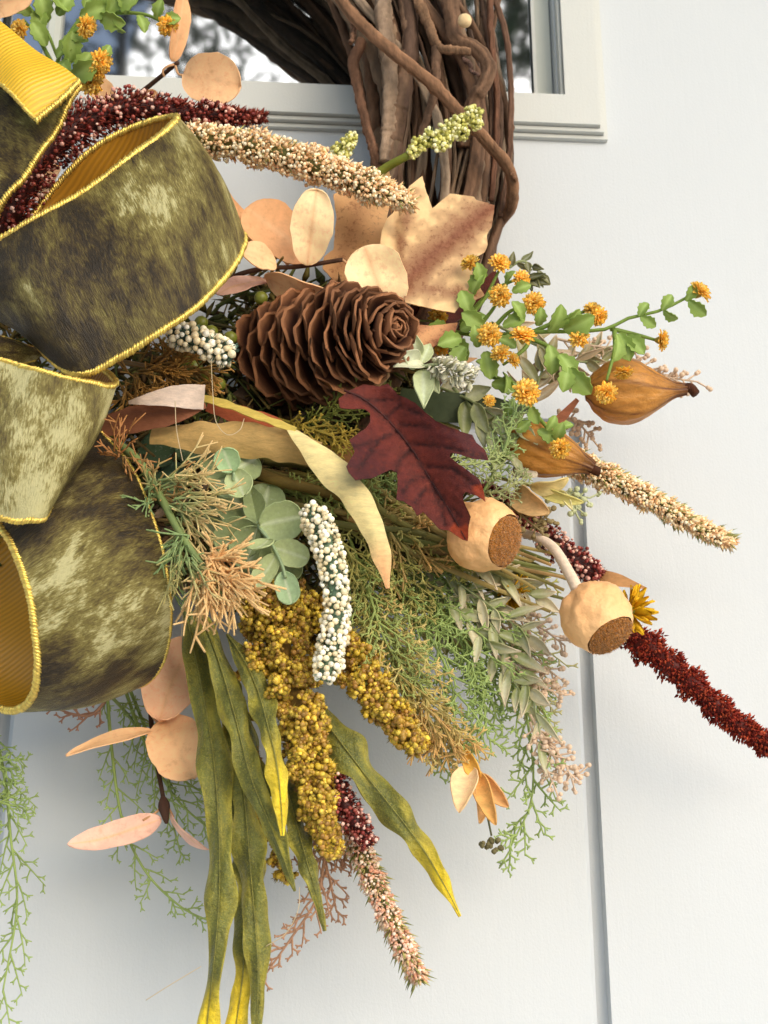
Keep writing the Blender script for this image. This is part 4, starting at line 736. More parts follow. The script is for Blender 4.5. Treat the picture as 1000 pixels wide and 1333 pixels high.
# ------------------------------------------------------------------ berries, sorghum, leaves, mums, ferns
def berries(label, pts, r, n, br, pal, dark, group=None):
    t = thing('berry_spike', label, 'berry spike', P(*pts[0]), group); path = PP(spline(pts, 60)); u = U(*pts[len(pts)//2]); mb = MB(); prof = lambda f: np.interp(f, [0, .08, .5, .9, 1], [.6, 1, .85, .95, .55])
    tube(mb, path, r*u*.6*prof(np.linspace(0, 1, 60)), dark, 8); p, o, tg, f = around(path, 420, lambda f: r*u*prof(f)*.72); inst(mb, BRACT, p, bases(o+tg*.5+R.normal(0, .4, (420, 3)), 9*u*R.uniform(.6, 1.3, 420), 4.4*u), pick([dark*.7, dark*1.2, dark*2], 420)); mb.build('stem', M['green'], t)
    mb = MB(); p, o, tg, f = around(path, n*6, lambda f: r*u*prof(f)*R.uniform(.82, 1.1, len(f))); keep = []; rad = br*u*R.uniform(.6, 1.15, n*6)
    for i in range(n*6):
        if len(keep) >= n: break
        if mnoise.noise(Vector(p[i]*95)) >.34: continue
        if all(np.linalg.norm(p[i]-p[j]) > (rad[i]+rad[j])*.79 for j in keep): keep.append(i)
    balls(mb, p[keep], rad[keep], pick(pal, len(keep)), ICO1); mb.build('berries', M['bead'], t, kind='stuff')
WB = [lin(244, 234, 206), lin(236, 222, 186), lin(250, 244, 226), lin(222, 204, 164)]
berries('white beaded berry spike hanging in the centre over the gold sorghum', [(402, 662, 12.6), (418, 690, 13), (432, 735, 13.2), (438, 785, 13.2), (434, 835, 13), (421, 886, 12.8)], 18.5, 420, 4.2, WB, lin(98, 122, 98), 'white berry spikes')
berries('short white berry spike tucked under the big velvet loop', [(222, 436, 12), (250, 440, 12.4), (276, 452, 12.6), (302, 466, 12.6)], 18, 130, 5, WB, lin(78, 102, 88), 'white berry spikes')
SGH = [lin(198, 164, 54), lin(170, 132, 46), lin(228, 198, 78), lin(142, 102, 44), lin(210, 178, 54), lin(164, 122, 58)]
def sorghum(label, pts, r, ncl, per, br, clr, prof):
    t = thing('sorghum_head', label, 'grain head', P(*pts[0]), 'gold sorghum heads'); path = PP(spline(pts, 60)); u = U(*pts[len(pts)//2]); stem(t, pts, r*.4, lin(120, 92, 40), 'dark', .5)
    p, o, tg, f = around(path, ncl, lambda f: r*u*prof(f)*R.uniform(.3, 1, len(f))); mb = MB(); hl = MB()
    for i in range(ncl):
        q = p[i]+nz(R.normal(size=(per, 3)))*clr*u*R.uniform(.4, 1, (per, 1)); balls(mb, q, br*u*R.uniform(.55, 1.25, per), lerp(np.array(SGH)[R.integers(0, 6)], pick(SGH, per)*R.uniform(.6, 1.25, (per, 1)), .85), ICO1 if i % 2 else ICO0)
        inst(hl, BRACT, np.tile(p[i], (14, 1)), bases(o[i]+R.normal(0, .8, (14, 3)), clr*u*R.uniform(1, 1.6, 14), clr*u*.5), pick([lin(142, 132, 50), lin(168, 142, 52), lin(116, 92, 40)], 14))
    mb.build('grains', M['bead'], t, kind='stuff'); hl.build('hulls', M['floret'], t, kind='stuff')
pf = lambda *a: (lambda f: np.interp(f, np.linspace(0, 1, len(a)), a))
sorghum('largest gold sorghum head, hanging left of the white berries', [(340, 760, 10), (352, 810, 10.6), (372, 870, 10.8), (392, 940, 10.6), (404, 1010, 10), (420, 1070, 9.6), (434, 1110, 9.2)], 44, 460, 20, 3.5, 9, pf(.7, 1, 1.02, .95, .72, .62, .5, .2))
sorghum('gold sorghum head slanting right below the white berries', [(385, 790, 8.6), (430, 830, 9.4), (470, 880, 9.8), (510, 930, 9.8), (544, 976, 9.6)], 30, 260, 18, 3.6, 8.5, pf(.9, 1.1, 1, .8, .55))
sorghum('brownish gold sorghum head deep behind the sage leaves', [(370, 770, 8), (420, 800, 8.2), (455, 850, 8.2)], 34, 70, 18, 3.8, 9, pf(1, 1, .8))
sorghum('thin gold sorghum tip showing between the long green leaves', [(300, 880, 7), (322, 980, 7.4), (350, 1080, 7.4), (374, 1146, 7.2)], 14, 60, 16, 3.4, 8, pf(1, 1, .9, .6))
# long velvety green leaves with yellow tips
LG = lin(94, 97, 42); LY = lin(240, 206, 36); LD = lin(88, 94, 44)
def longleaf(label, pts, widths, tip=True, tipstart=.78, col=LG, rolls=None, edge=.24, wav=.26, folds=()):
    t = thing('strap_leaf', label, 'leaf', P(*pts[0]), 'long green strap leaves')
    widths = [w_*.92 for w_ in widths]; rolls = rolls or list(R.normal(0, 22, 6))
    ribbonleaf(t, pts, widths, col, 'blade', 'blade', LY if tip else None, .0008, rolls, edge, lerp(col, lin(60, 70, 30), .6), tipstart, .16, wav, n=90, cols=13, topcol=LD)
    for (a, b) in ():
        p = PP(spline([a, ((a[0]+b[0])/2, (a[1]+b[1])/2-2, a[2]+.1), b], 16)); mb = MB(); tube(mb, p, 1.2*U(*a)*(.5+.5*np.abs(np.sin(np.arange(16)*1.3))), lin(206, 180, 60), 6); mb.build('yellow_crease', M['blade'], t)
    mb = MB(); path = PP(spline(pts, 60)); path[:, 1] -= .0012; tube(mb, path, 1.5*U(*pts[2])*np.linspace(.8, .3, 60), lerp(col, lin(150, 140, 60), .3), 5); mb.build('midrib', M['blade'], t)
longleaf('leftmost long green leaf hanging straight down past the peach leaves', [(240, 790, 8), (258, 870, 9), (276, 970, 9.6), (284, 1060, 9.8), (286, 1150, 9.8), (280, 1240, 9.6), (268, 1350, 9.2)], [14, 36, 44, 42, 40, 38, 34, 30, 24], tipstart=.86, folds=[((268, 1016, 9.9), (295, 1008, 10.2)), ((270, 1087, 10.1), (301, 1089, 10.3))])
longleaf('long green leaf curling down to a fine point in front of the others', [(262, 800, 9.6), (288, 870, 10.6), (308, 940, 11), (326, 1010, 11), (350, 1070, 10.8), (370, 1120, 10.4), (384, 1160, 10)], [12, 34, 36, 34, 34, 32, 30, 20, 2], tip=False, folds=[((276, 890, 11), (298, 881, 11.2))])
longleaf('long green leaf with a bright yellow twisted lower half', [(296, 826, 10.4), (318, 860, 11.2), (336, 900, 11.6), (350, 950, 11.8), (361, 1000, 11.8), (366, 1050, 11.6), (368, 1088, 11.4)], [4, 24, 34, 36, 28, 26, 28, 20, 3], tipstart=.48, rolls=[20, 10, 0, 0, 40, 20, 10])
longleaf('broad green leaf sweeping right to a yellow pointed tip', [(404, 912, 9), (440, 962, 9.8), (478, 1012, 10), (518, 1062, 10), (552, 1108, 9.8), (578, 1152, 9.6), (599, 1193, 9.2)], [20, 46, 54, 46, 38, 36, 26, 20, 2], tipstart=.62)
longleaf('long green leaf hanging in the middle of the bunch', [(284, 860, 8.2), (306, 950, 8.6), (318, 1040, 9), (326, 1130, 9.2), (332, 1200, 9.2), (336, 1270, 9), (334, 1345, 8.8)], [16, 30, 34, 40, 44, 40, 34, 22, 12], tip=False, folds=[((312, 925, 9.4), (330, 918, 9.6))])
longleaf('green leaf with yellow forked end at the bottom edge', [(310, 1000, 7.8), (322, 1090, 8), (326, 1150, 8), (318, 1210, 8), (316, 1270, 8.2), (306, 1345, 8.2)], [20, 40, 44, 36, 24, 26, 26], tipstart=.7)
longleaf('short green leaf ending in a drooping point right of the bunch', [(356, 980, 8.4), (374, 1030, 8.8), (388, 1080, 9), (402, 1130, 9), (414, 1170, 8.8), (423, 1212, 8.6)], [16, 30, 34, 32, 24, 14, 2], tip=False)
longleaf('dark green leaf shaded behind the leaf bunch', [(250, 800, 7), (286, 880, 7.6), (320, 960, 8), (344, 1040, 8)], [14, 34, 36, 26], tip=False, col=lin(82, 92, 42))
# orange button mums
def mummesh(v):
    mb = MB(); nn = 46; f = np.sqrt((np.arange(nn)+.5)/nn); an = np.arange(nn)*2.39996; el = np.radians(88-f*86)
    d = np.stack([np.cos(an)*np.cos(el), np.sin(an)*np.cos(el), np.sin(el)], -1); c = pick([lin(255, 220, 104), lin(255, 210, 88), lin(255, 230, 136)], nn)
    inst(mb, PETAL, d*.12*np.array([1, 1, .6]), bases(d+R.normal(0, .08, (nn, 3)), +.45+.5*f, .56, up=d+np.array([0, 0, 2.0])), lin(254, 202, 84)*np.ones((nn, 1)), c)
    return mb.mesh('flower', M['petal'])
def calyxmesh():
    mb = MB(); tube(mb, [[0, 0, -.62], [0, 0, -.45], [0, 0, -.22], [0, 0, 0]], [.12, .26, .36, .3], lin(176, 150, 62), 8); return mb.mesh('calyx', M['green'])
MUM = [mummesh(0), mummesh(1), mummesh(2)]; CAL = calyxmesh()
def smallleaf():
    mb = MB(); t = np.linspace(0, 1, 9); w = np.array([.08, .2, .2, .33, .29, .36, .24, .2, .02]); s = np.linspace(-1, 1, 5)
    G = np.stack([s[None]*w[:, None], t[:, None]*np.ones((1, 5)), .22*np.abs(s[None])*w[:, None]*2+.14*np.sin(t*3.1)[:, None]], -1); c = np.broadcast_to(lin(136, 160, 74), G.shape).copy(); c[:, 2] = lin(164, 188, 104); sheet(mb, G, .04, c); return mb.mesh('leaf', M['green'])
SML = smallleaf()
def M3(d, up): d = nz(np.asarray(d)); x = nz(np.cross(d, up)); return x, d, np.cross(x, d)
def mum(parent, x, y, c, px, face):
    o = P(x, y, c); u = U(x, y, c)*px/2; f = nz(dirpx(face)); a, b, d = M3(np.cross(f, UPV), f); k = R.integers(0, 3)
    xx = nz(np.cross(UPV, f)); yy = np.cross(f, xx); m = np.stack([xx, yy, f], -1)*u*1.12; place(MUM[k], 'flower', parent, m, o); place(CAL, 'calyx', parent, m, o)
def sleaf(parent, x, y, c, ang, ln, tilt=0.0):
    o = P(x, y, c); u = U(x, y, c)*ln*.86; a = math.radians(ang); d = nz(RGT*math.cos(a)+UPV*math.sin(a)-FWD*R.uniform(-.2, .5)); xx, d, zz = M3(d, -FWD+R.normal(0, .4, 3)); place(SML, 'leaf', parent, np.stack([xx, d, zz], -1)*u, o)
GS = lin(122, 146, 62)
def mums(label, stems, flowers, leafs, auto=0):
    t = thing('button_mum_spray', label, 'flower spray', P(*stems[0][0]), 'orange button mum sprays')
    for s in stems:
        stem(t, s, 3.4, GS, 'green', .55, n=20)
        for i in range(auto):
            f = R.uniform(.08, .85); k = f*(len(s)-1); i0 = int(k); w = k-i0; q = np.array(s[i0])*(1-w)+np.array(s[min(i0+1, len(s)-1)])*w; sleaf(t, q[0], q[1], q[2], R.uniform(0, 360), R.uniform(22, 36))
    for f in flowers: mum(t, *f)
    for l in leafs: sleaf(t, *l)
mums('green sprig of orange button mums spreading right above the lantern pods', [
    [(560, 425, 7), (620, 436, 9), (700, 432, 10.6), (760, 431, 11.2), (795, 427, 11.4), (812, 416, 11.6), (860, 404, 11.8), (893, 388, 11.8), (908, 383, 11.8)], [(690, 434, 10.4), (740, 412, 10.8), (770, 404, 11)], [(795, 428, 11.2), (830, 436, 11), (858, 444, 11)], [(690, 440, 10.4), (720, 455, 10.8), (740, 480, 11.2), (760, 500, 11.4)], [(640, 430, 9.6), (665, 405, 10.4), (692, 398, 11)], [(620, 430, 9.4), (640, 405, 10.2), (651, 388, 10.8)], [(600, 425, 8.8), (630, 390, 9.4), (650, 352, 10)], [(690, 440, 10.6), (682, 455, 11), (655, 475, 11)], [(800, 430, 11.2), (800, 455, 11.6), (790, 495, 12)], [(640, 490, 8.5), (670, 500, 10), (686, 512, 11)], [(680, 520, 9.6), (705, 548, 10.6), (728, 578, 11.6)], [(600, 420, 8.6), (640, 380, 8.8), (676, 362, 9.6)]], [
    (650, 343, 10.2, 27, (.1, -.5, .8)), (612, 343, 10.4, 24, (-.4, -.5, .6)), (651, 385, 11, 28, (-.2, .1, .9)), (678, 364, 9.8, 24, (.4, .1, .8)), (695, 395, 11.2, 28, (-.1, .2, .9)), (637, 436, 11.4, 30, (-.1, 0, 1)), (681, 438, 11.8, 32, (0, -.75, .6)), (652, 461, 11.4, 26, (-.3, -.5, .7)), (668, 469, 11.2, 20, (.6, -.2, .6)), (685, 511, 12.2, 34, (.1, -.1, 1)), (754, 441, 11.4, 26, (-.2, -.4, .8)), (771, 403, 11.3, 22, (-.1, -.6, .6)), (779, 412, 11.5, 24, (.4, .4, .7)), (911, 380, 12, 30, (.5, -.6, .55)), (861, 443, 11.2, 26, (.9, .1, .5)), (811, 484, 12.2, 24, (.1, .9, .5)), (789, 511, 12.4, 28, (-.1, .4, .9)), (729, 584, 12.2, 26, (0, .3, .9)), (575, 453, 8.2, 20, (-.3, .3, .8)), (570, 412, 7.4, 24, (0, .2, .9)), (637, 522, 10.5, 16, (.2, -.2, .8))], [
    (715, 432, 11, 68, 46), (700, 424, 11, 82, 30), (735, 430, 11.2, 25, 50), (728, 425, 11.1, 40, 40), (893, 392, 11.9, 62, 28), (897, 392, 12, -40, 34), (862, 404, 11.9, 58, 28), (864, 404, 11.9, -28, 26), (832, 412, 11.8, 56, 26), (834, 412, 11.8, -34, 28), (806, 434, 11.6, -70, 46), (802, 436, 11.8, -100, 44), (815, 438, 11.6, -48, 40), (715, 450, 11.2, -85, 44), (728, 462, 11.4, -60, 44), (742, 480, 11.6, -50, 50), (738, 478, 11.6, -100, 40), (630, 425, 10, 150, 40), (612, 410, 9.6, 110, 40), (600, 440, 9.6, 200, 42), (605, 452, 9.8, 240, 40), (622, 452, 10.4, 100, 34), (632, 458, 10.6, -80, 44), (655, 425, 10.6, 20, 36), (648, 440, 10.6, -30, 32), (680, 418, 10.8, 120, 34), (615, 385, 9.6, 60, 40), (625, 370, 9.8, 100, 34), (667, 380, 10, 20, 30), (660, 372, 10, 60, 26), (600, 430, 9, 30, 44), (590, 440, 8.4, -60, 44), (585, 430, 8.4, 180, 40), (700, 560, 11.2, -30, 34), (712, 560, 11.6, 60, 26), (724, 572, 12, 70, 30), (692, 530, 11.2, -70, 30), (640, 500, 9.6, -10, 40), (620, 470, 9.4, -40, 40), (655, 485, 10, -90, 34), (668, 520, 10.4, -120, 30), (690, 548, 10.8, -140, 26), (728, 560, 12, 20, 24)])
mums('green sprig of orange button mums in front of the window, upper left', [[(60, 150, 6), (72, 90, 8), (90, 45, 9.5), (112, 15, 10), (130, -12, 10)], [(72, 90, 8), (50, 50, 9), (30, 25, 9.6)], [(85, 55, 9.4), (100, 40, 10), (118, 34, 10.4)], [(100, 28, 9.8), (140, 18, 10), (185, 18, 10), (214, 30, 10)], [(70, 110, 8), (100, 90, 9), (128, 78, 9.6)], [(65, 130, 7), (95, 115, 8), (122, 104, 8.4)], [(40, 190, 5), (45, 205, 5.6)], [(30, 0, 9), (60, 40, 9.4), (75, 75, 8.6)]], [
    (26, 38, 10, 24, (-.3, .1, .9)), (112, 34, 10.6, 28, (.7, .4, .5)), (218, 33, 10.2, 26, (.3, .6, .7)), (131, 80, 9.8, 30, (.6, .3, .7)), (126, 92, 9.6, 24, (.1, .6, .7)), (119, 108, 8.8, 30, (.1, .1, .9)), (47, 205, 5.8, 30, (.3, 0, .9))], [
    (80, 80, 8.8, -60, 40), (90, 82, 9, 80, 46), (95, 100, 9, 20, 50), (100, 98, 9, 55, 40), (75, 75, 8.8, 30, 44), (60, 60, 9, 120, 40), (50, 45, 9.2, 80, 40), (60, 30, 9.4, 100, 44), (40, 20, 9.6, 140, 40), (35, 10, 9.6, 60, 38), (105, 22, 10, 20, 46), (130, 20, 10.2, -20, 44), (140, 18, 10.2, 60, 40), (165, 18, 10.2, 100, 34), (180, 20, 10.2, -70, 30), (150, 18, 10.2, -60, 34), (205, 25, 10.2, 70, 30), (210, 28, 10.3, 10, 30), (110, 10, 10, 70, 34), (88, 45, 9.6, -20, 36), (75, 20, 9.6, 60, 40), (20, 5, 9.4, 90, 44), (132, 78, 9.8, 60, 26), (55, 80, 8.6, 170, 36), (90, 15, 9.9, 120, 40), (125, 2, 10, 30, 40), (150, 8, 10.2, 10, 46)])
def ymum(label, c, r, d, n=34):
    o = P(*c); u = U(*c)*r; t = thing('yellow_mum', label, 'flower', o, 'small yellow mums'); mb = MB(); dd = nz(dirpx(d)+R.normal(0, .55, (n, 3)))
    inst(mb, PETAL, np.tile(o, (n, 1)), bases(dd, u*R.uniform(.7, 1.1, n), u*.36), lin(176, 130, 14)*np.ones((n, 1)), pick([lin(232, 190, 36), lin(214, 168, 24)], n)); mb.build('petals', M['petal'], t); mb = MB(); balls(mb, [o], u*.3, lin(120, 120, 40), ICO1); mb.build('calyx', M['green'], t)
ymum('small yellow mum peeping out behind the lower poppy pod', (818, 796, 9.4), 36, (.7, -.35, .5)); ymum('small yellow mum among the sage leaves below the upper poppy pod', (664, 772, 8), 34, (.5, -.2, .8)); ymum('yellow mum half hidden under the upper poppy pod', (575, 715, 7), 30, (-.2, .1, .9))
# white bud sprig
t = thing('lamb_ear_sprig', 'sage sprig with a cluster of white buds right of the pinecone', 'leaf spray', P(540, 478, 10)); stem(t, [(515, 470, 9.5), (545, 477, 11), (575, 475, 11.4), (606, 492, 11.4)], 3, lin(160, 170, 130), 'sage')
SL = lin(188, 196, 152); leaves(t, [(552, 476, 11, 512, 478, 12, 22, 40, lin(216, 216, 186)), (544, 474, 11, 522, 458, 12, 26, 10, lin(206, 210, 180)), (542, 470, 10.6, 538, 432, 11, 22, 0, SL), (550, 482, 11, 552, 532, 11.6, 28, -5, SL), (553, 482, 11, 572, 512, 11.2, 24, 0, SL), (548, 474, 11, 560, 448, 10, 18, 0, SL)], 'sage', kind='lance', curl=.06, cup=.2, rows=12, cols=7, vein=lin(206, 214, 186))
mb = MB(); u = U(585, 485, 11); pth = PP(spline([(562, 474, 11.4), (585, 482, 11.8), (612, 494, 11.6)], 30)); p, o, tg, f = around(pth, 90, lambda f: 5*u*np.ones_like(f)); inst(mb, PETAL, p, bases(o+tg*.5, 15*u*R.uniform(.7, 1.1, 90), 14*u), lin(196, 196, 166)*np.ones((90, 1)), pick([lin(240, 234, 220), lin(230, 226, 200)], 90)); mb.build('white_buds', M['floret'], t, kind='stuff')
def leafy(label, stems, rows_n, ln, wd, cols, m='sage', cat='leaf spray', kind='lance', name='leafy_sprig', ang=45, stemcol=lin(150, 158, 110), group=None, tipc=None):
    t = thing(name, label, cat, P(*stems[0][0]), group)
    for s in stems:
        stem(t, s, 2.2, stemcol, 'green', .6, n=24); q = spline(s, 40)
        for i in range(rows_n):
            f = .12+.88*i/max(1, rows_n-1); k = min(int(f*39), 38); d = q[min(k+1, 39)]-q[max(k-1, 0)]; a = math.atan2(d[1], d[0])+math.radians(ang if i % 2 else -ang)*R.uniform(.5, 1.3)*(1 if f < .98 else 0)
            L = ln*R.uniform(.7, 1.15)*(1.1-.3*f); x, y, c = q[k]; c0 = np.asarray(cols[R.integers(0, len(cols))])
            u = U(x, y, c); mb = leafmb(P(x, y, c), P(x+math.cos(a)*L, y+math.sin(a)*L, c+R.uniform(-.4, .9)), wd*u*R.uniform(.75, 1.15), c0, R.uniform(-45, 45), kind, thick=.0005, rows=9, cols=5, curl=R.uniform(-.1, .12), cup=.2, tipcol=tipc, vein=lerp(c0, np.array([.7, .7, .6]), .4)); mb.build('leaf', M[m], t)
    return t
SA = [lin(180, 180, 136), lin(160, 164, 114), lin(198, 188, 150), lin(146, 152, 98)]
leafy('dull sage leaves beside the first lantern pods', [[(560, 500, 7), (610, 520, 9), (650, 545, 9.8), (690, 560, 10)], [(590, 505, 8), (640, 560, 9.6), (660, 590, 9.6)]], 9, 44, 20, SA)
leafy('olive leaf sprig above the upper lantern pod', [[(640, 420, 6), (700, 450, 7.4), (750, 470, 7.6), (800, 470, 7.4)], [(680, 500, 6.4), (730, 480, 7), (780, 460, 7)], [(690, 540, 7), (700, 500, 7.4), (715, 460, 7.4)]], 10, 48, 14, [lin(166, 156, 112), lin(150, 148, 100), lin(190, 168, 136)], tipc=lin(206, 180, 150))
leafy('large drooping sage leaf spray below the poppy pods, right', [[(500, 690, 6), (570, 740, 8), (640, 790, 9), (690, 830, 9.2)], [(540, 740, 7), (600, 800, 8.6), (650, 860, 9), (690, 920, 9)], [(600, 760, 8), (650, 830, 9), (690, 900, 9.2), (705, 970, 9)], [(560, 720, 7.4), (630, 740, 8.6), (700, 780, 8.6)]], 16, 54, 14, SA, tipc=lin(214, 196, 170))
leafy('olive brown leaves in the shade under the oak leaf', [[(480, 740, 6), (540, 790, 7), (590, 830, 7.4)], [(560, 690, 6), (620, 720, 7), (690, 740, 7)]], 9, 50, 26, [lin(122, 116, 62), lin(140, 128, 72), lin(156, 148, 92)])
leafy('dark leaf sprig peeping out over the mums near the maple leaf', [[(660, 350, 6.6), (680, 340, 6.8), (700, 352, 6.6), (706, 358, 6.6)], [(684, 362, 6.6), (698, 366, 6.6)]], 7, 22, 10, [lin(104, 106, 66), lin(120, 118, 76)])
# tan bud sprigs at the ends of the sage spray
TB = lin(222, 194, 166)
def budsprig(label, stems, col=TB, n=16, ln=17):
    t = thing('bud_sprig', label, 'bud sprig', P(*stems[0][0]), 'pale pinkish tan bud sprigs'); mb = MB()
    for s in stems:
        stem(t, s, 2, col*.8, 'green', .6); p = PP(spline(s, 40)); tt, a, b = frame(p); u = U(*s[-1])
        for i in range(n):
            f = .15+.85*i/(n-1); k = int(f*39); s2 = 1 if i % 2 else -1; d = nz(tt[k]*.7+a[k]*s2*.8*(f < .97)+R.normal(0, .25, 3)); L = ln*u*R.uniform(.7, 1.2)
            inst(mb, ROD, [p[k]], bases([d], L, 1.5*u), col*.9, col); balls(mb, [p[k]+d*L], 3.4*u*R.uniform(.8, 1.2), col, ICO1); e = nz(d+R.normal(0, .5, 3)); balls(mb, [p[k]+d*L*.55+e*5*u], 3*u, col*.95, ICO1)
    mb.build('buds', M['green'], t, kind='stuff')
budsprig('pinkish tan bud sprigs hanging at the lower right of the sage spray', [[(690, 930, 9), (712, 970, 9), (740, 1010, 8.8), (758, 1004, 8.8)], [(690, 940, 9), (705, 985, 9), (722, 1024, 8.8)], [(640, 850, 9), (680, 870, 9.2), (720, 895, 9)], [(700, 950, 9), (730, 985, 9), (745, 1015, 9)]])
budsprig('pinkish tan bud sprigs left of the lower poppy pod', [[(655, 800, 8), (700, 815, 8.6), (735, 840, 8.6)], [(670, 850, 8.6), (700, 890, 9), (735, 905, 8.8)], [(640, 800, 8), (690, 850, 8.6), (724, 880, 8.4)]])
budsprig('pinkish tan bud sprigs behind the upper lantern pod', [[(720, 440, 7), (770, 450, 7.4), (830, 455, 7)], [(800, 480, 7), (860, 490, 7.2), (908, 497, 7)], [(720, 560, 7), (745, 545, 7.2), (770, 570, 7)], [(780, 452, 7), (820, 468, 7.2), (890, 500, 7.2)]])
budsprig('greenish grey bud twigs under the lower lantern pod', [[(700, 640, 8.6), (740, 645, 9), (768, 648, 9)], [(728, 640, 9), (748, 655, 9), (750, 668, 9)]], lin(190, 194, 150), 10, 14)
budsprig('brown bud sprig beside the beaded amaranth', [[(660, 655, 9), (690, 680, 9.4), (712, 700, 9.4)], [(690, 690, 9.2), (712, 672, 9.6)]], lin(140, 122, 80), 10, 16)
# ------------------------------------------------------------------ ferns and fillers
FG = lin(134, 152, 78); FT = lin(156, 176, 104); FO = lin(218, 170, 104); FB = lin(170, 128, 98); FL = lin(134, 134, 66); FY = lin(164, 160, 82)
g = 'green fern sprigs'
fern('fern_sprig', 'green fern frond hanging down along the left edge', [(-30, 900, 5), (2, 990, 5.4), (14, 1090, 5.6), (22, 1180, 5.6), (4, 1290, 5.4)], 16, 60, 16, FG, FT, 1.5, 30, 5, g, spread=.3, bprof=lambda f: 1.0)
fern('fern_sprig', 'short feathery fern tips at the left edge below the bow', [(-50, 960, 6), (-20, 985, 6.2), (15, 1005, 6.2)], 9, 45, 13, FG, FT, 1.5, 40, 6, g)
fern('fern_sprig', 'feathery fern tip at the left edge reaching right', [(-50, 1010, 6), (-10, 1040, 6.2), (30, 1052, 6.2)], 9, 38, 12, FG, FT, 1.5, 40, 6, g)
fern('fern_sprig', 'slender green fern hanging behind the peach eucalyptus, left', [(138, 880, 4.2), (146, 980, 4.6), (160, 1070, 4.8), (190, 1135, 4.8), (235, 1180, 4.8), (275, 1200, 4.6)], 16, 44, 13, FG, FT, 1.4, 44, 4, g, start=.25)
fern('fern_sprig', 'slender green fern behind the peach eucalyptus, sloping right', [(160, 890, 4), (190, 970, 4.4), (230, 1040, 4.6), (280, 1085, 4.4)], 14, 46, 13, FG, FT, 1.4, 44, 4, g)
fern('fern_sprig', 'slender green fern touching the dark eucalyptus stem', [(170, 900, 3.6), (205, 980, 4), (245, 1020, 4), (285, 1040, 3.8)], 12, 44, 12, FG, FT, 1.4, 44, 4, g)
fern('fern_sprig', 'green fern tips just under the velvet loop', [(120, 880, 3.8), (180, 950, 4), (215, 1040, 4.2), (235, 1110, 4.2)], 14, 42, 12, lin(134, 148, 90), FT, 1.4, 46, 4, g)
fern('fern_sprig', 'brown twiggy sprig under the left end of the velvet loop', [(145, 905, 4), (120, 930, 4.4), (98, 930, 4.6), (72, 922, 4.6)], 8, 26, 8, FB, lin(176, 128, 104), 1.7, 45, 3, None)
right = [([(470, 680, 7), (500, 760, 8.4), (560, 830, 8.8), (590, 900, 8.8), (588, 990, 8.4)], FG, FT, 'green fern frond hanging in the middle right of the gold sorghum'), ([(510, 700, 7), (570, 790, 8.4), (620, 860, 8.8), (635, 960, 8.4)], FG, FT, 'green fern frond behind the tan tipped sprigs'), ([(520, 690, 6.6), (600, 780, 8), (665, 860, 8.2), (690, 960, 8), (692, 1040, 7.6), (664, 1104, 7.4)], FG, FT, 'longest green fern frond, hanging to the lower right'), ([(540, 690, 6), (620, 770, 7), (680, 830, 7.4), (700, 920, 7.2)], lin(150, 154, 92), lin(186, 180, 130), 'pale fern frond running under the sage spray'), ([(450, 690, 7.4), (490, 790, 9), (530, 870, 9.4), (575, 940, 9.2), (608, 972, 9)], lin(150, 154, 84), lin(206, 176, 108), 'fern frond with orange tan ends above the split seed pod'), ([(460, 740, 8), (500, 810, 9), (540, 880, 9.2), (570, 975, 9)], lin(150, 156, 84), lin(200, 178, 112), 'orange tipped fern frond right of the sorghum'), ([(480, 700, 6), (560, 760, 7), (600, 820, 7.2), (640, 900, 7)], FL, FT, 'olive fern frond deep in the middle'), ([(455, 700, 8.6), (480, 770, 9.6), (500, 830, 9.8), (530, 880, 9.6)], FG, lin(160, 170, 100), 'green fern right beside the white berry spike')]
for pts, a, b, l in right: fern('fern_sprig', l, pts, 28, 66, 17, a, b, 1.8, 38, 6, g, spread=.45, bprof=lambda f: .5+.6*math.sin(math.pi*min(1, f*1.02)))
fern('fern_sprig', 'small green fern spray beside the orange mums stem', [(630, 640, 9), (655, 590, 10), (668, 545, 10.8), (676, 520, 11)], 14, 36, 12, lin(150, 172, 104), lin(166, 186, 120), 1.6, 40, 5, g)
fern('fern_sprig', 'pale green fern tuft right of the oak leaf', [(560, 600, 9.6), (600, 605, 10), (645, 600, 10.2)], 14, 32, 10, lin(148, 158, 96), lin(170, 182, 120), 1.4, 42, 6, g)
fern('fern_sprig', 'grey green fern tuft left of the beaded amaranth', [(620, 640, 9), (650, 640, 9.6), (680, 625, 9.8)], 12, 34, 10, lin(150, 152, 100), lin(176, 182, 130), 1.4, 42, 5, g)
fern('fern_sprig', 'olive fern between pinecone and oak leaf', [(380, 560, 8), (430, 540, 9.6), (470, 520, 10), (500, 515, 9)], 18, 44, 13, lin(96, 106, 48), lin(130, 132, 58), 1.7, 36, 6, g)
fern('fern_sprig', 'yellow olive fern curls left of the oak leaf', [(360, 545, 9), (410, 560, 10.6), (445, 572, 11), (462, 578, 11)], 16, 36, 13, lin(140, 124, 48), lin(176, 150, 60), 2.0, 36, 5, g)
fern('fern_sprig', 'green fern under the left lobe of the oak leaf', [(400, 640, 8), (460, 640, 9.4), (510, 632, 9.6), (525, 625, 9.4)], 18, 44, 12, lin(110, 128, 66), lin(146, 160, 90), 1.6, 36, 6, g)
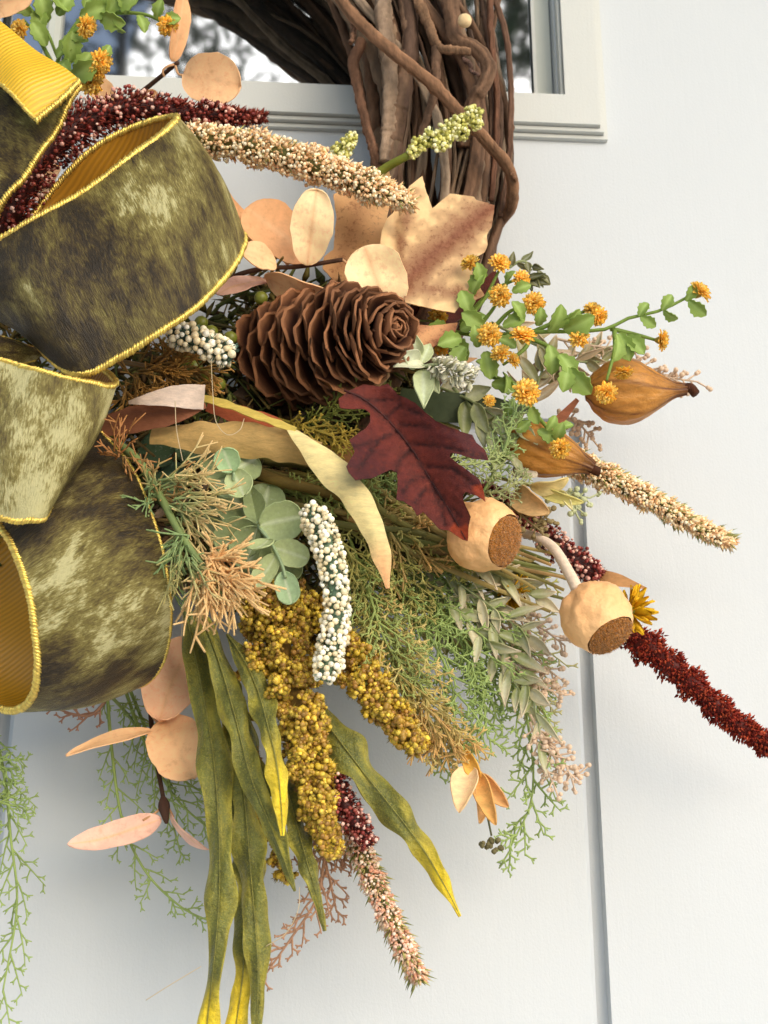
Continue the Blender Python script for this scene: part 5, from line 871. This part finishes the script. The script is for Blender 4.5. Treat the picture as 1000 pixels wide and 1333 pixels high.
for i, (pts, l) in enumerate([([(340, 620, 7), (440, 640, 8.4), (520, 690, 8.8), (600, 740, 8.6)], 'olive fern frond crossing behind the hanging husk'), ([(340, 600, 6.4), (450, 650, 8), (560, 700, 8.4), (660, 730, 8)], 'olive fern frond reaching to the upper poppy pod'), ([(400, 640, 7), (470, 690, 8.6), (520, 740, 8.8), (545, 790, 8.8)], 'olive fern frond right of the hanging husk'), ([(380, 600, 6.4), (480, 660, 7.6), (590, 700, 7.6), (700, 760, 7.2)], 'yellow olive fern frond under the poppy pods'), ([(350, 640, 8), (385, 640, 9), (420, 640, 9.4), (465, 650, 9.4)], 'short olive fern above the white berry spike'), ([(370, 660, 8), (440, 700, 9.4), (470, 760, 9.6), (480, 820, 9.4)], 'olive fern drooping right of the white berries')]):
    fern('fern_sprig', l, pts, 20, 66, 17, [FL, lin(126, 132, 66), FY][i % 3], [FY, lin(150, 158, 84), lin(168, 160, 92)][i % 3], 1.7, 26, 5, 'olive fern fronds', spread=.6)
# tan twiggy ferns at the bottom
fern('fern_sprig', 'brown twiggy sprig curving left at the bottom of the bunch', [(440, 1030, 6), (424, 1110, 6.6), (412, 1170, 6.8), (380, 1220, 6.8), (346, 1268, 6.6)], 18, 34, 11, FB, lin(182, 140, 112), 1.9, 44, 3, 'brown twiggy sprigs', spread=.2)
fern('fern_sprig', 'brown twiggy sprig hanging straight beside the short burgundy spike', [(395, 1000, 5.6), (415, 1080, 6), (428, 1140, 6.2), (438, 1186, 6)], 16, 40, 11, FB, lin(182, 140, 112), 1.9, 40, 3, 'brown twiggy sprigs', spread=.2)
fern('fern_sprig', 'brown twiggy tip between burgundy spike and sorghum', [(420, 1020, 5.4), (440, 1090, 5.8), (452, 1120, 5.8)], 12, 34, 10, FB, lin(182, 140, 112), 1.8, 40, 3, 'brown twiggy sprigs', spread=.2)
# spiky cedar pick with orange tips over the bow
t = thing('cedar_pick', 'spiky green cedar pick with orange tips over the edge of the lower velvet loop', 'plant pick', P(190, 600, 12)); stem(t, [(150, 575, 11), (180, 600, 12.6), (206, 640, 13.6), (232, 690, 14.4), (262, 735, 14.8), (290, 775, 15)], 6.5, lin(122, 138, 82), 'fern', .6)
sg = Segs(); CG = lin(134, 156, 100); CO = lin(226, 190, 132); CP = lin(176, 122, 72)
def burst(x, y, c, ang, n, ln, spread, c0, c1, r=1.55):
    o = P(x, y, c); u = U(x, y, c)
    for i in range(n):
        a = math.radians(ang+R.normal(0, spread)); d = nz(RGT*math.cos(a)-UPV*math.sin(a)-FWD*R.normal(.25, .3)); L = ln*u*R.uniform(.6, 1.1); q = o+R.normal(0, 5*u, 3); k = 4; rr = r*u*R.uniform(.85, 1.15)
        m_ = R.uniform(0, .9)
        for z in range(k):
            d = nz(d+R.normal(0, .12, 3)); q2 = q+d*L/k; a0, a1 = lerp(c0, c1, max(0, z/k-m_*.4)), lerp(c0, c1, (z+1)/k); sg.add(q, q2, rr*(1-.09*z), a0, a1)
            if z in (1, 2, 3):
                for s in range(R.integers(1, 3)): e = nz(d+R.normal(0, .5, 3)); sg.add(q, q+e*L*R.uniform(.22, .42), rr*.85, a0, lerp(a0, c1, .8))
            q = q2
burst(150, 592, 13, -90, 7, 56, 35, lin(160, 108, 60), CP); burst(160, 590, 13, 20, 5, 40, 50, lin(140, 110, 60), CP)
burst(195, 640, 13.6, -35, 12, 66, 38, CG, CP); burst(190, 650, 13.6, 130, 6, 50, 30, CG, CG); burst(215, 632, 14, -15, 12, 90, 22, CG, CO); burst(228, 655, 14.2, 5, 12, 88, 22, CG, CO); burst(235, 665, 14.2, 35, 10, 76, 20, CG, CO)
burst(238, 700, 14.6, 140, 9, 64, 30, CG, CG); burst(240, 715, 14.8, 105, 10, 84, 24, CG, lin(176, 160, 100)); burst(250, 730, 15, 60, 14, 84, 22, CG, CO); burst(275, 725, 15.2, 20, 20, 62, 45, lin(216, 170, 114), CO, 2.2); burst(285, 745, 15.2, 55, 22, 80, 26, lin(216, 170, 114), CO, 2.2); burst(268, 750, 15.1, 80, 12, 84, 18, lin(206, 160, 104), CO, 2.1); burst(225, 760, 13.8, 100, 6, 50, 30, CG, CG)
mb = MB(); sg.emit(mb); mb.build('needles', M['fern'], t, kind='stuff')
t = thing('cedar_pick', 'brown spiky cedar pick in the shade under the big velvet loop', 'plant pick', P(200, 480, 10)); stem(t, [(150, 470, 9), (200, 480, 10), (250, 505, 10.6)], 4, lin(120, 92, 48), 'fern', .6); sg = Segs()
for (x, y, a) in ((175, 485, 60), (205, 475, -20), (215, 485, 30), (200, 500, 110), (190, 480, 0), (230, 490, 60), (220, 470, -60), (250, 480, 10), (165, 500, 90)): burst(x, y, 10.6, a, 9, 56, 35, lin(120, 92, 42), lin(186, 138, 70))
mb = MB(); sg.emit(mb); mb.build('needles', M['fern'], t, kind='stuff')
t = thing('cedar_pick', 'tan spiky cedar tips between the hanging husk and the oak leaf', 'plant pick', P(510, 690, 9)); stem(t, [(430, 650, 8), (480, 680, 9), (520, 700, 9.4)], 3, lin(140, 126, 70), 'fern', .6); sg = Segs()
for (x, y, a, c) in ((500, 680, 0, lin(196, 168, 104)), (515, 690, 40, lin(170, 164, 96)), (510, 710, 80, lin(186, 150, 96)), (525, 690, -20, FO), (500, 720, 60, lin(150, 150, 80)), (545, 720, 30, lin(190, 150, 90)), (560, 940, 100, FO), (545, 920, 80, FO), (580, 950, 60, FO), (520, 880, 70, lin(170, 150, 80))): burst(x, y, 9.6, a, 8, 58, 28, lin(146, 130, 70), c, 1.7)
mb = MB(); sg.emit(mb); mb.build('needles', M['fern'], t, kind='stuff')
# long olive grass blades sweeping right under the oak leaf
t = thing('grass_bundle', 'olive and tan grass blades sweeping right under the oak leaf', 'grass bundle', P(430, 630, 7))
for i in range(34):
    y0 = R.uniform(600, 690); x1 = R.uniform(560, 745); y1 = np.interp(x1, [560, 745], [690, 760])+R.normal(0, 26); c = R.uniform(6.6, 9.8); col = [lin(124, 116, 58), lin(150, 130, 72), lin(104, 108, 50), lin(172, 138, 84), lin(96, 94, 46)][i % 5]
    ribbonleaf(t, [(R.uniform(300, 430), y0-25, c-1), (460, y0, c), (R.uniform(500, 560), lerp(y0, y1, .45)-6, c+.2), (x1, y1, c-.2)], [4, 6, 7, 5, 2], col*R.uniform(.8, 1.15), 'fern', 'blade', thick=.0012, n=22, cols=3, camber=.3)
t = thing('grass_bundle', 'thick olive stems running right above the sage rosettes', 'grass bundle', P(330, 610, 9))
for pts, r, c in (([(300, 596, 8.6), (350, 622, 9.6), (420, 640, 9.8), (520, 668, 9)], 9, lin(122, 100, 48)), ([(330, 612, 9), (400, 628, 9.4), (470, 640, 9.2)], 6, lin(104, 92, 44)), ([(340, 600, 8), (420, 610, 8.8), (520, 640, 8.4)], 6, lin(96, 90, 46)), ([(320, 580, 8), (400, 605, 8.8), (455, 612, 8.8)], 5, lin(84, 84, 40))): stem(t, pts, r, c, 'husk', .6, n=24)
# green berries and dark filler under everything
t = thing('green_berries', 'dull green berries in the shade around the short white berry spike', 'berries', P(260, 470, 8)); stem(t, [(230, 470, 8), (260, 490, 8.4), (310, 420, 8.4), (345, 385, 8.4)], 2, lin(90, 84, 40)); mb = MB(); balls(mb, PP([(252, 478, 9.6), (268, 488, 9.6), (240, 470, 9.6), (340, 388, 9.8), (275, 432, 9.4), (300, 440, 9.4), (285, 500, 9.4), (262, 420, 9.2)]), 9.5*U(260, 470, 9.6), lin(112, 116, 40), ICO1); mb.build('berries', M['bead'], t, kind='stuff')
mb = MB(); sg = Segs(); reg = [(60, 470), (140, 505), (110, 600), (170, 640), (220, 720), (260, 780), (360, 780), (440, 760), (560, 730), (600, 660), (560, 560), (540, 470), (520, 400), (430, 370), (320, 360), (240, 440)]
from mathutils.geometry import intersect_point_tri_2d
def inpoly(x, y, p):
    r = False; j = len(p)-1
    for i in range(len(p)):
        if (p[i][1] > y) != (p[j][1] > y) and x < (p[j][0]-p[i][0])*(y-p[i][1])/(p[j][1]-p[i][1])+p[i][0]: r = not r
        j = i
    return r
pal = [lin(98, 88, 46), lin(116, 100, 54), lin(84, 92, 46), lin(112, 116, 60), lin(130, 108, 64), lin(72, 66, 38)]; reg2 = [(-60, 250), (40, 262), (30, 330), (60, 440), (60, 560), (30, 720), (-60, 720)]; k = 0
while k < 3100:
    x, y = R.uniform(-60, 620), R.uniform(240, 800)
    if not (inpoly(x, y, reg) or inpoly(x, y, reg2)): continue
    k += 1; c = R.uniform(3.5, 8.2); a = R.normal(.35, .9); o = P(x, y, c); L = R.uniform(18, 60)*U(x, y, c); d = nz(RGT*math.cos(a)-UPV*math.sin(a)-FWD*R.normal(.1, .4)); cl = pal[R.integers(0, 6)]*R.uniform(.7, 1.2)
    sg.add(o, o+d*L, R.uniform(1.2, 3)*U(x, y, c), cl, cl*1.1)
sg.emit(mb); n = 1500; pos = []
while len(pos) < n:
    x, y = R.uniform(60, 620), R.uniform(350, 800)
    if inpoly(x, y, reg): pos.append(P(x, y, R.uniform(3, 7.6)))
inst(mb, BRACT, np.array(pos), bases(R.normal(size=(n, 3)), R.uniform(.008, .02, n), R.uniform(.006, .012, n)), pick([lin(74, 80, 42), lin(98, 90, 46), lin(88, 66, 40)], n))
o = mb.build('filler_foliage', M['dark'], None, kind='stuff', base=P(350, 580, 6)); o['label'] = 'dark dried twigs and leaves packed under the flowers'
# stray glue threads
t = thing('glue_threads', 'fine stray glue threads hanging over the pinecone side and husks', 'threads', P(275, 480, 13))
for pts in ([(275, 470, 13), (277, 510, 13.2), (281, 548, 13.4), (296, 566, 13.4), (312, 560, 13.4), (318, 545, 13.2)], [(228, 522, 13.4), (230, 560, 13.6), (238, 600, 13.6)], [(390, 1155, 9), (388, 1185, 9.2), (372, 1215, 9.2), (346, 1232, 9)], [(262, 1258, 8), (225, 1280, 8), (190, 1302, 7.6)], [(236, 830, 12), (238, 790, 12.4), (242, 760, 12.6)]):
    p = PP(spline(pts, 30)); mb = MB(); tube(mb, p, .55*U(*pts[0]), lin(214, 196, 160), 5); mb.build('thread', M['thread'], t)
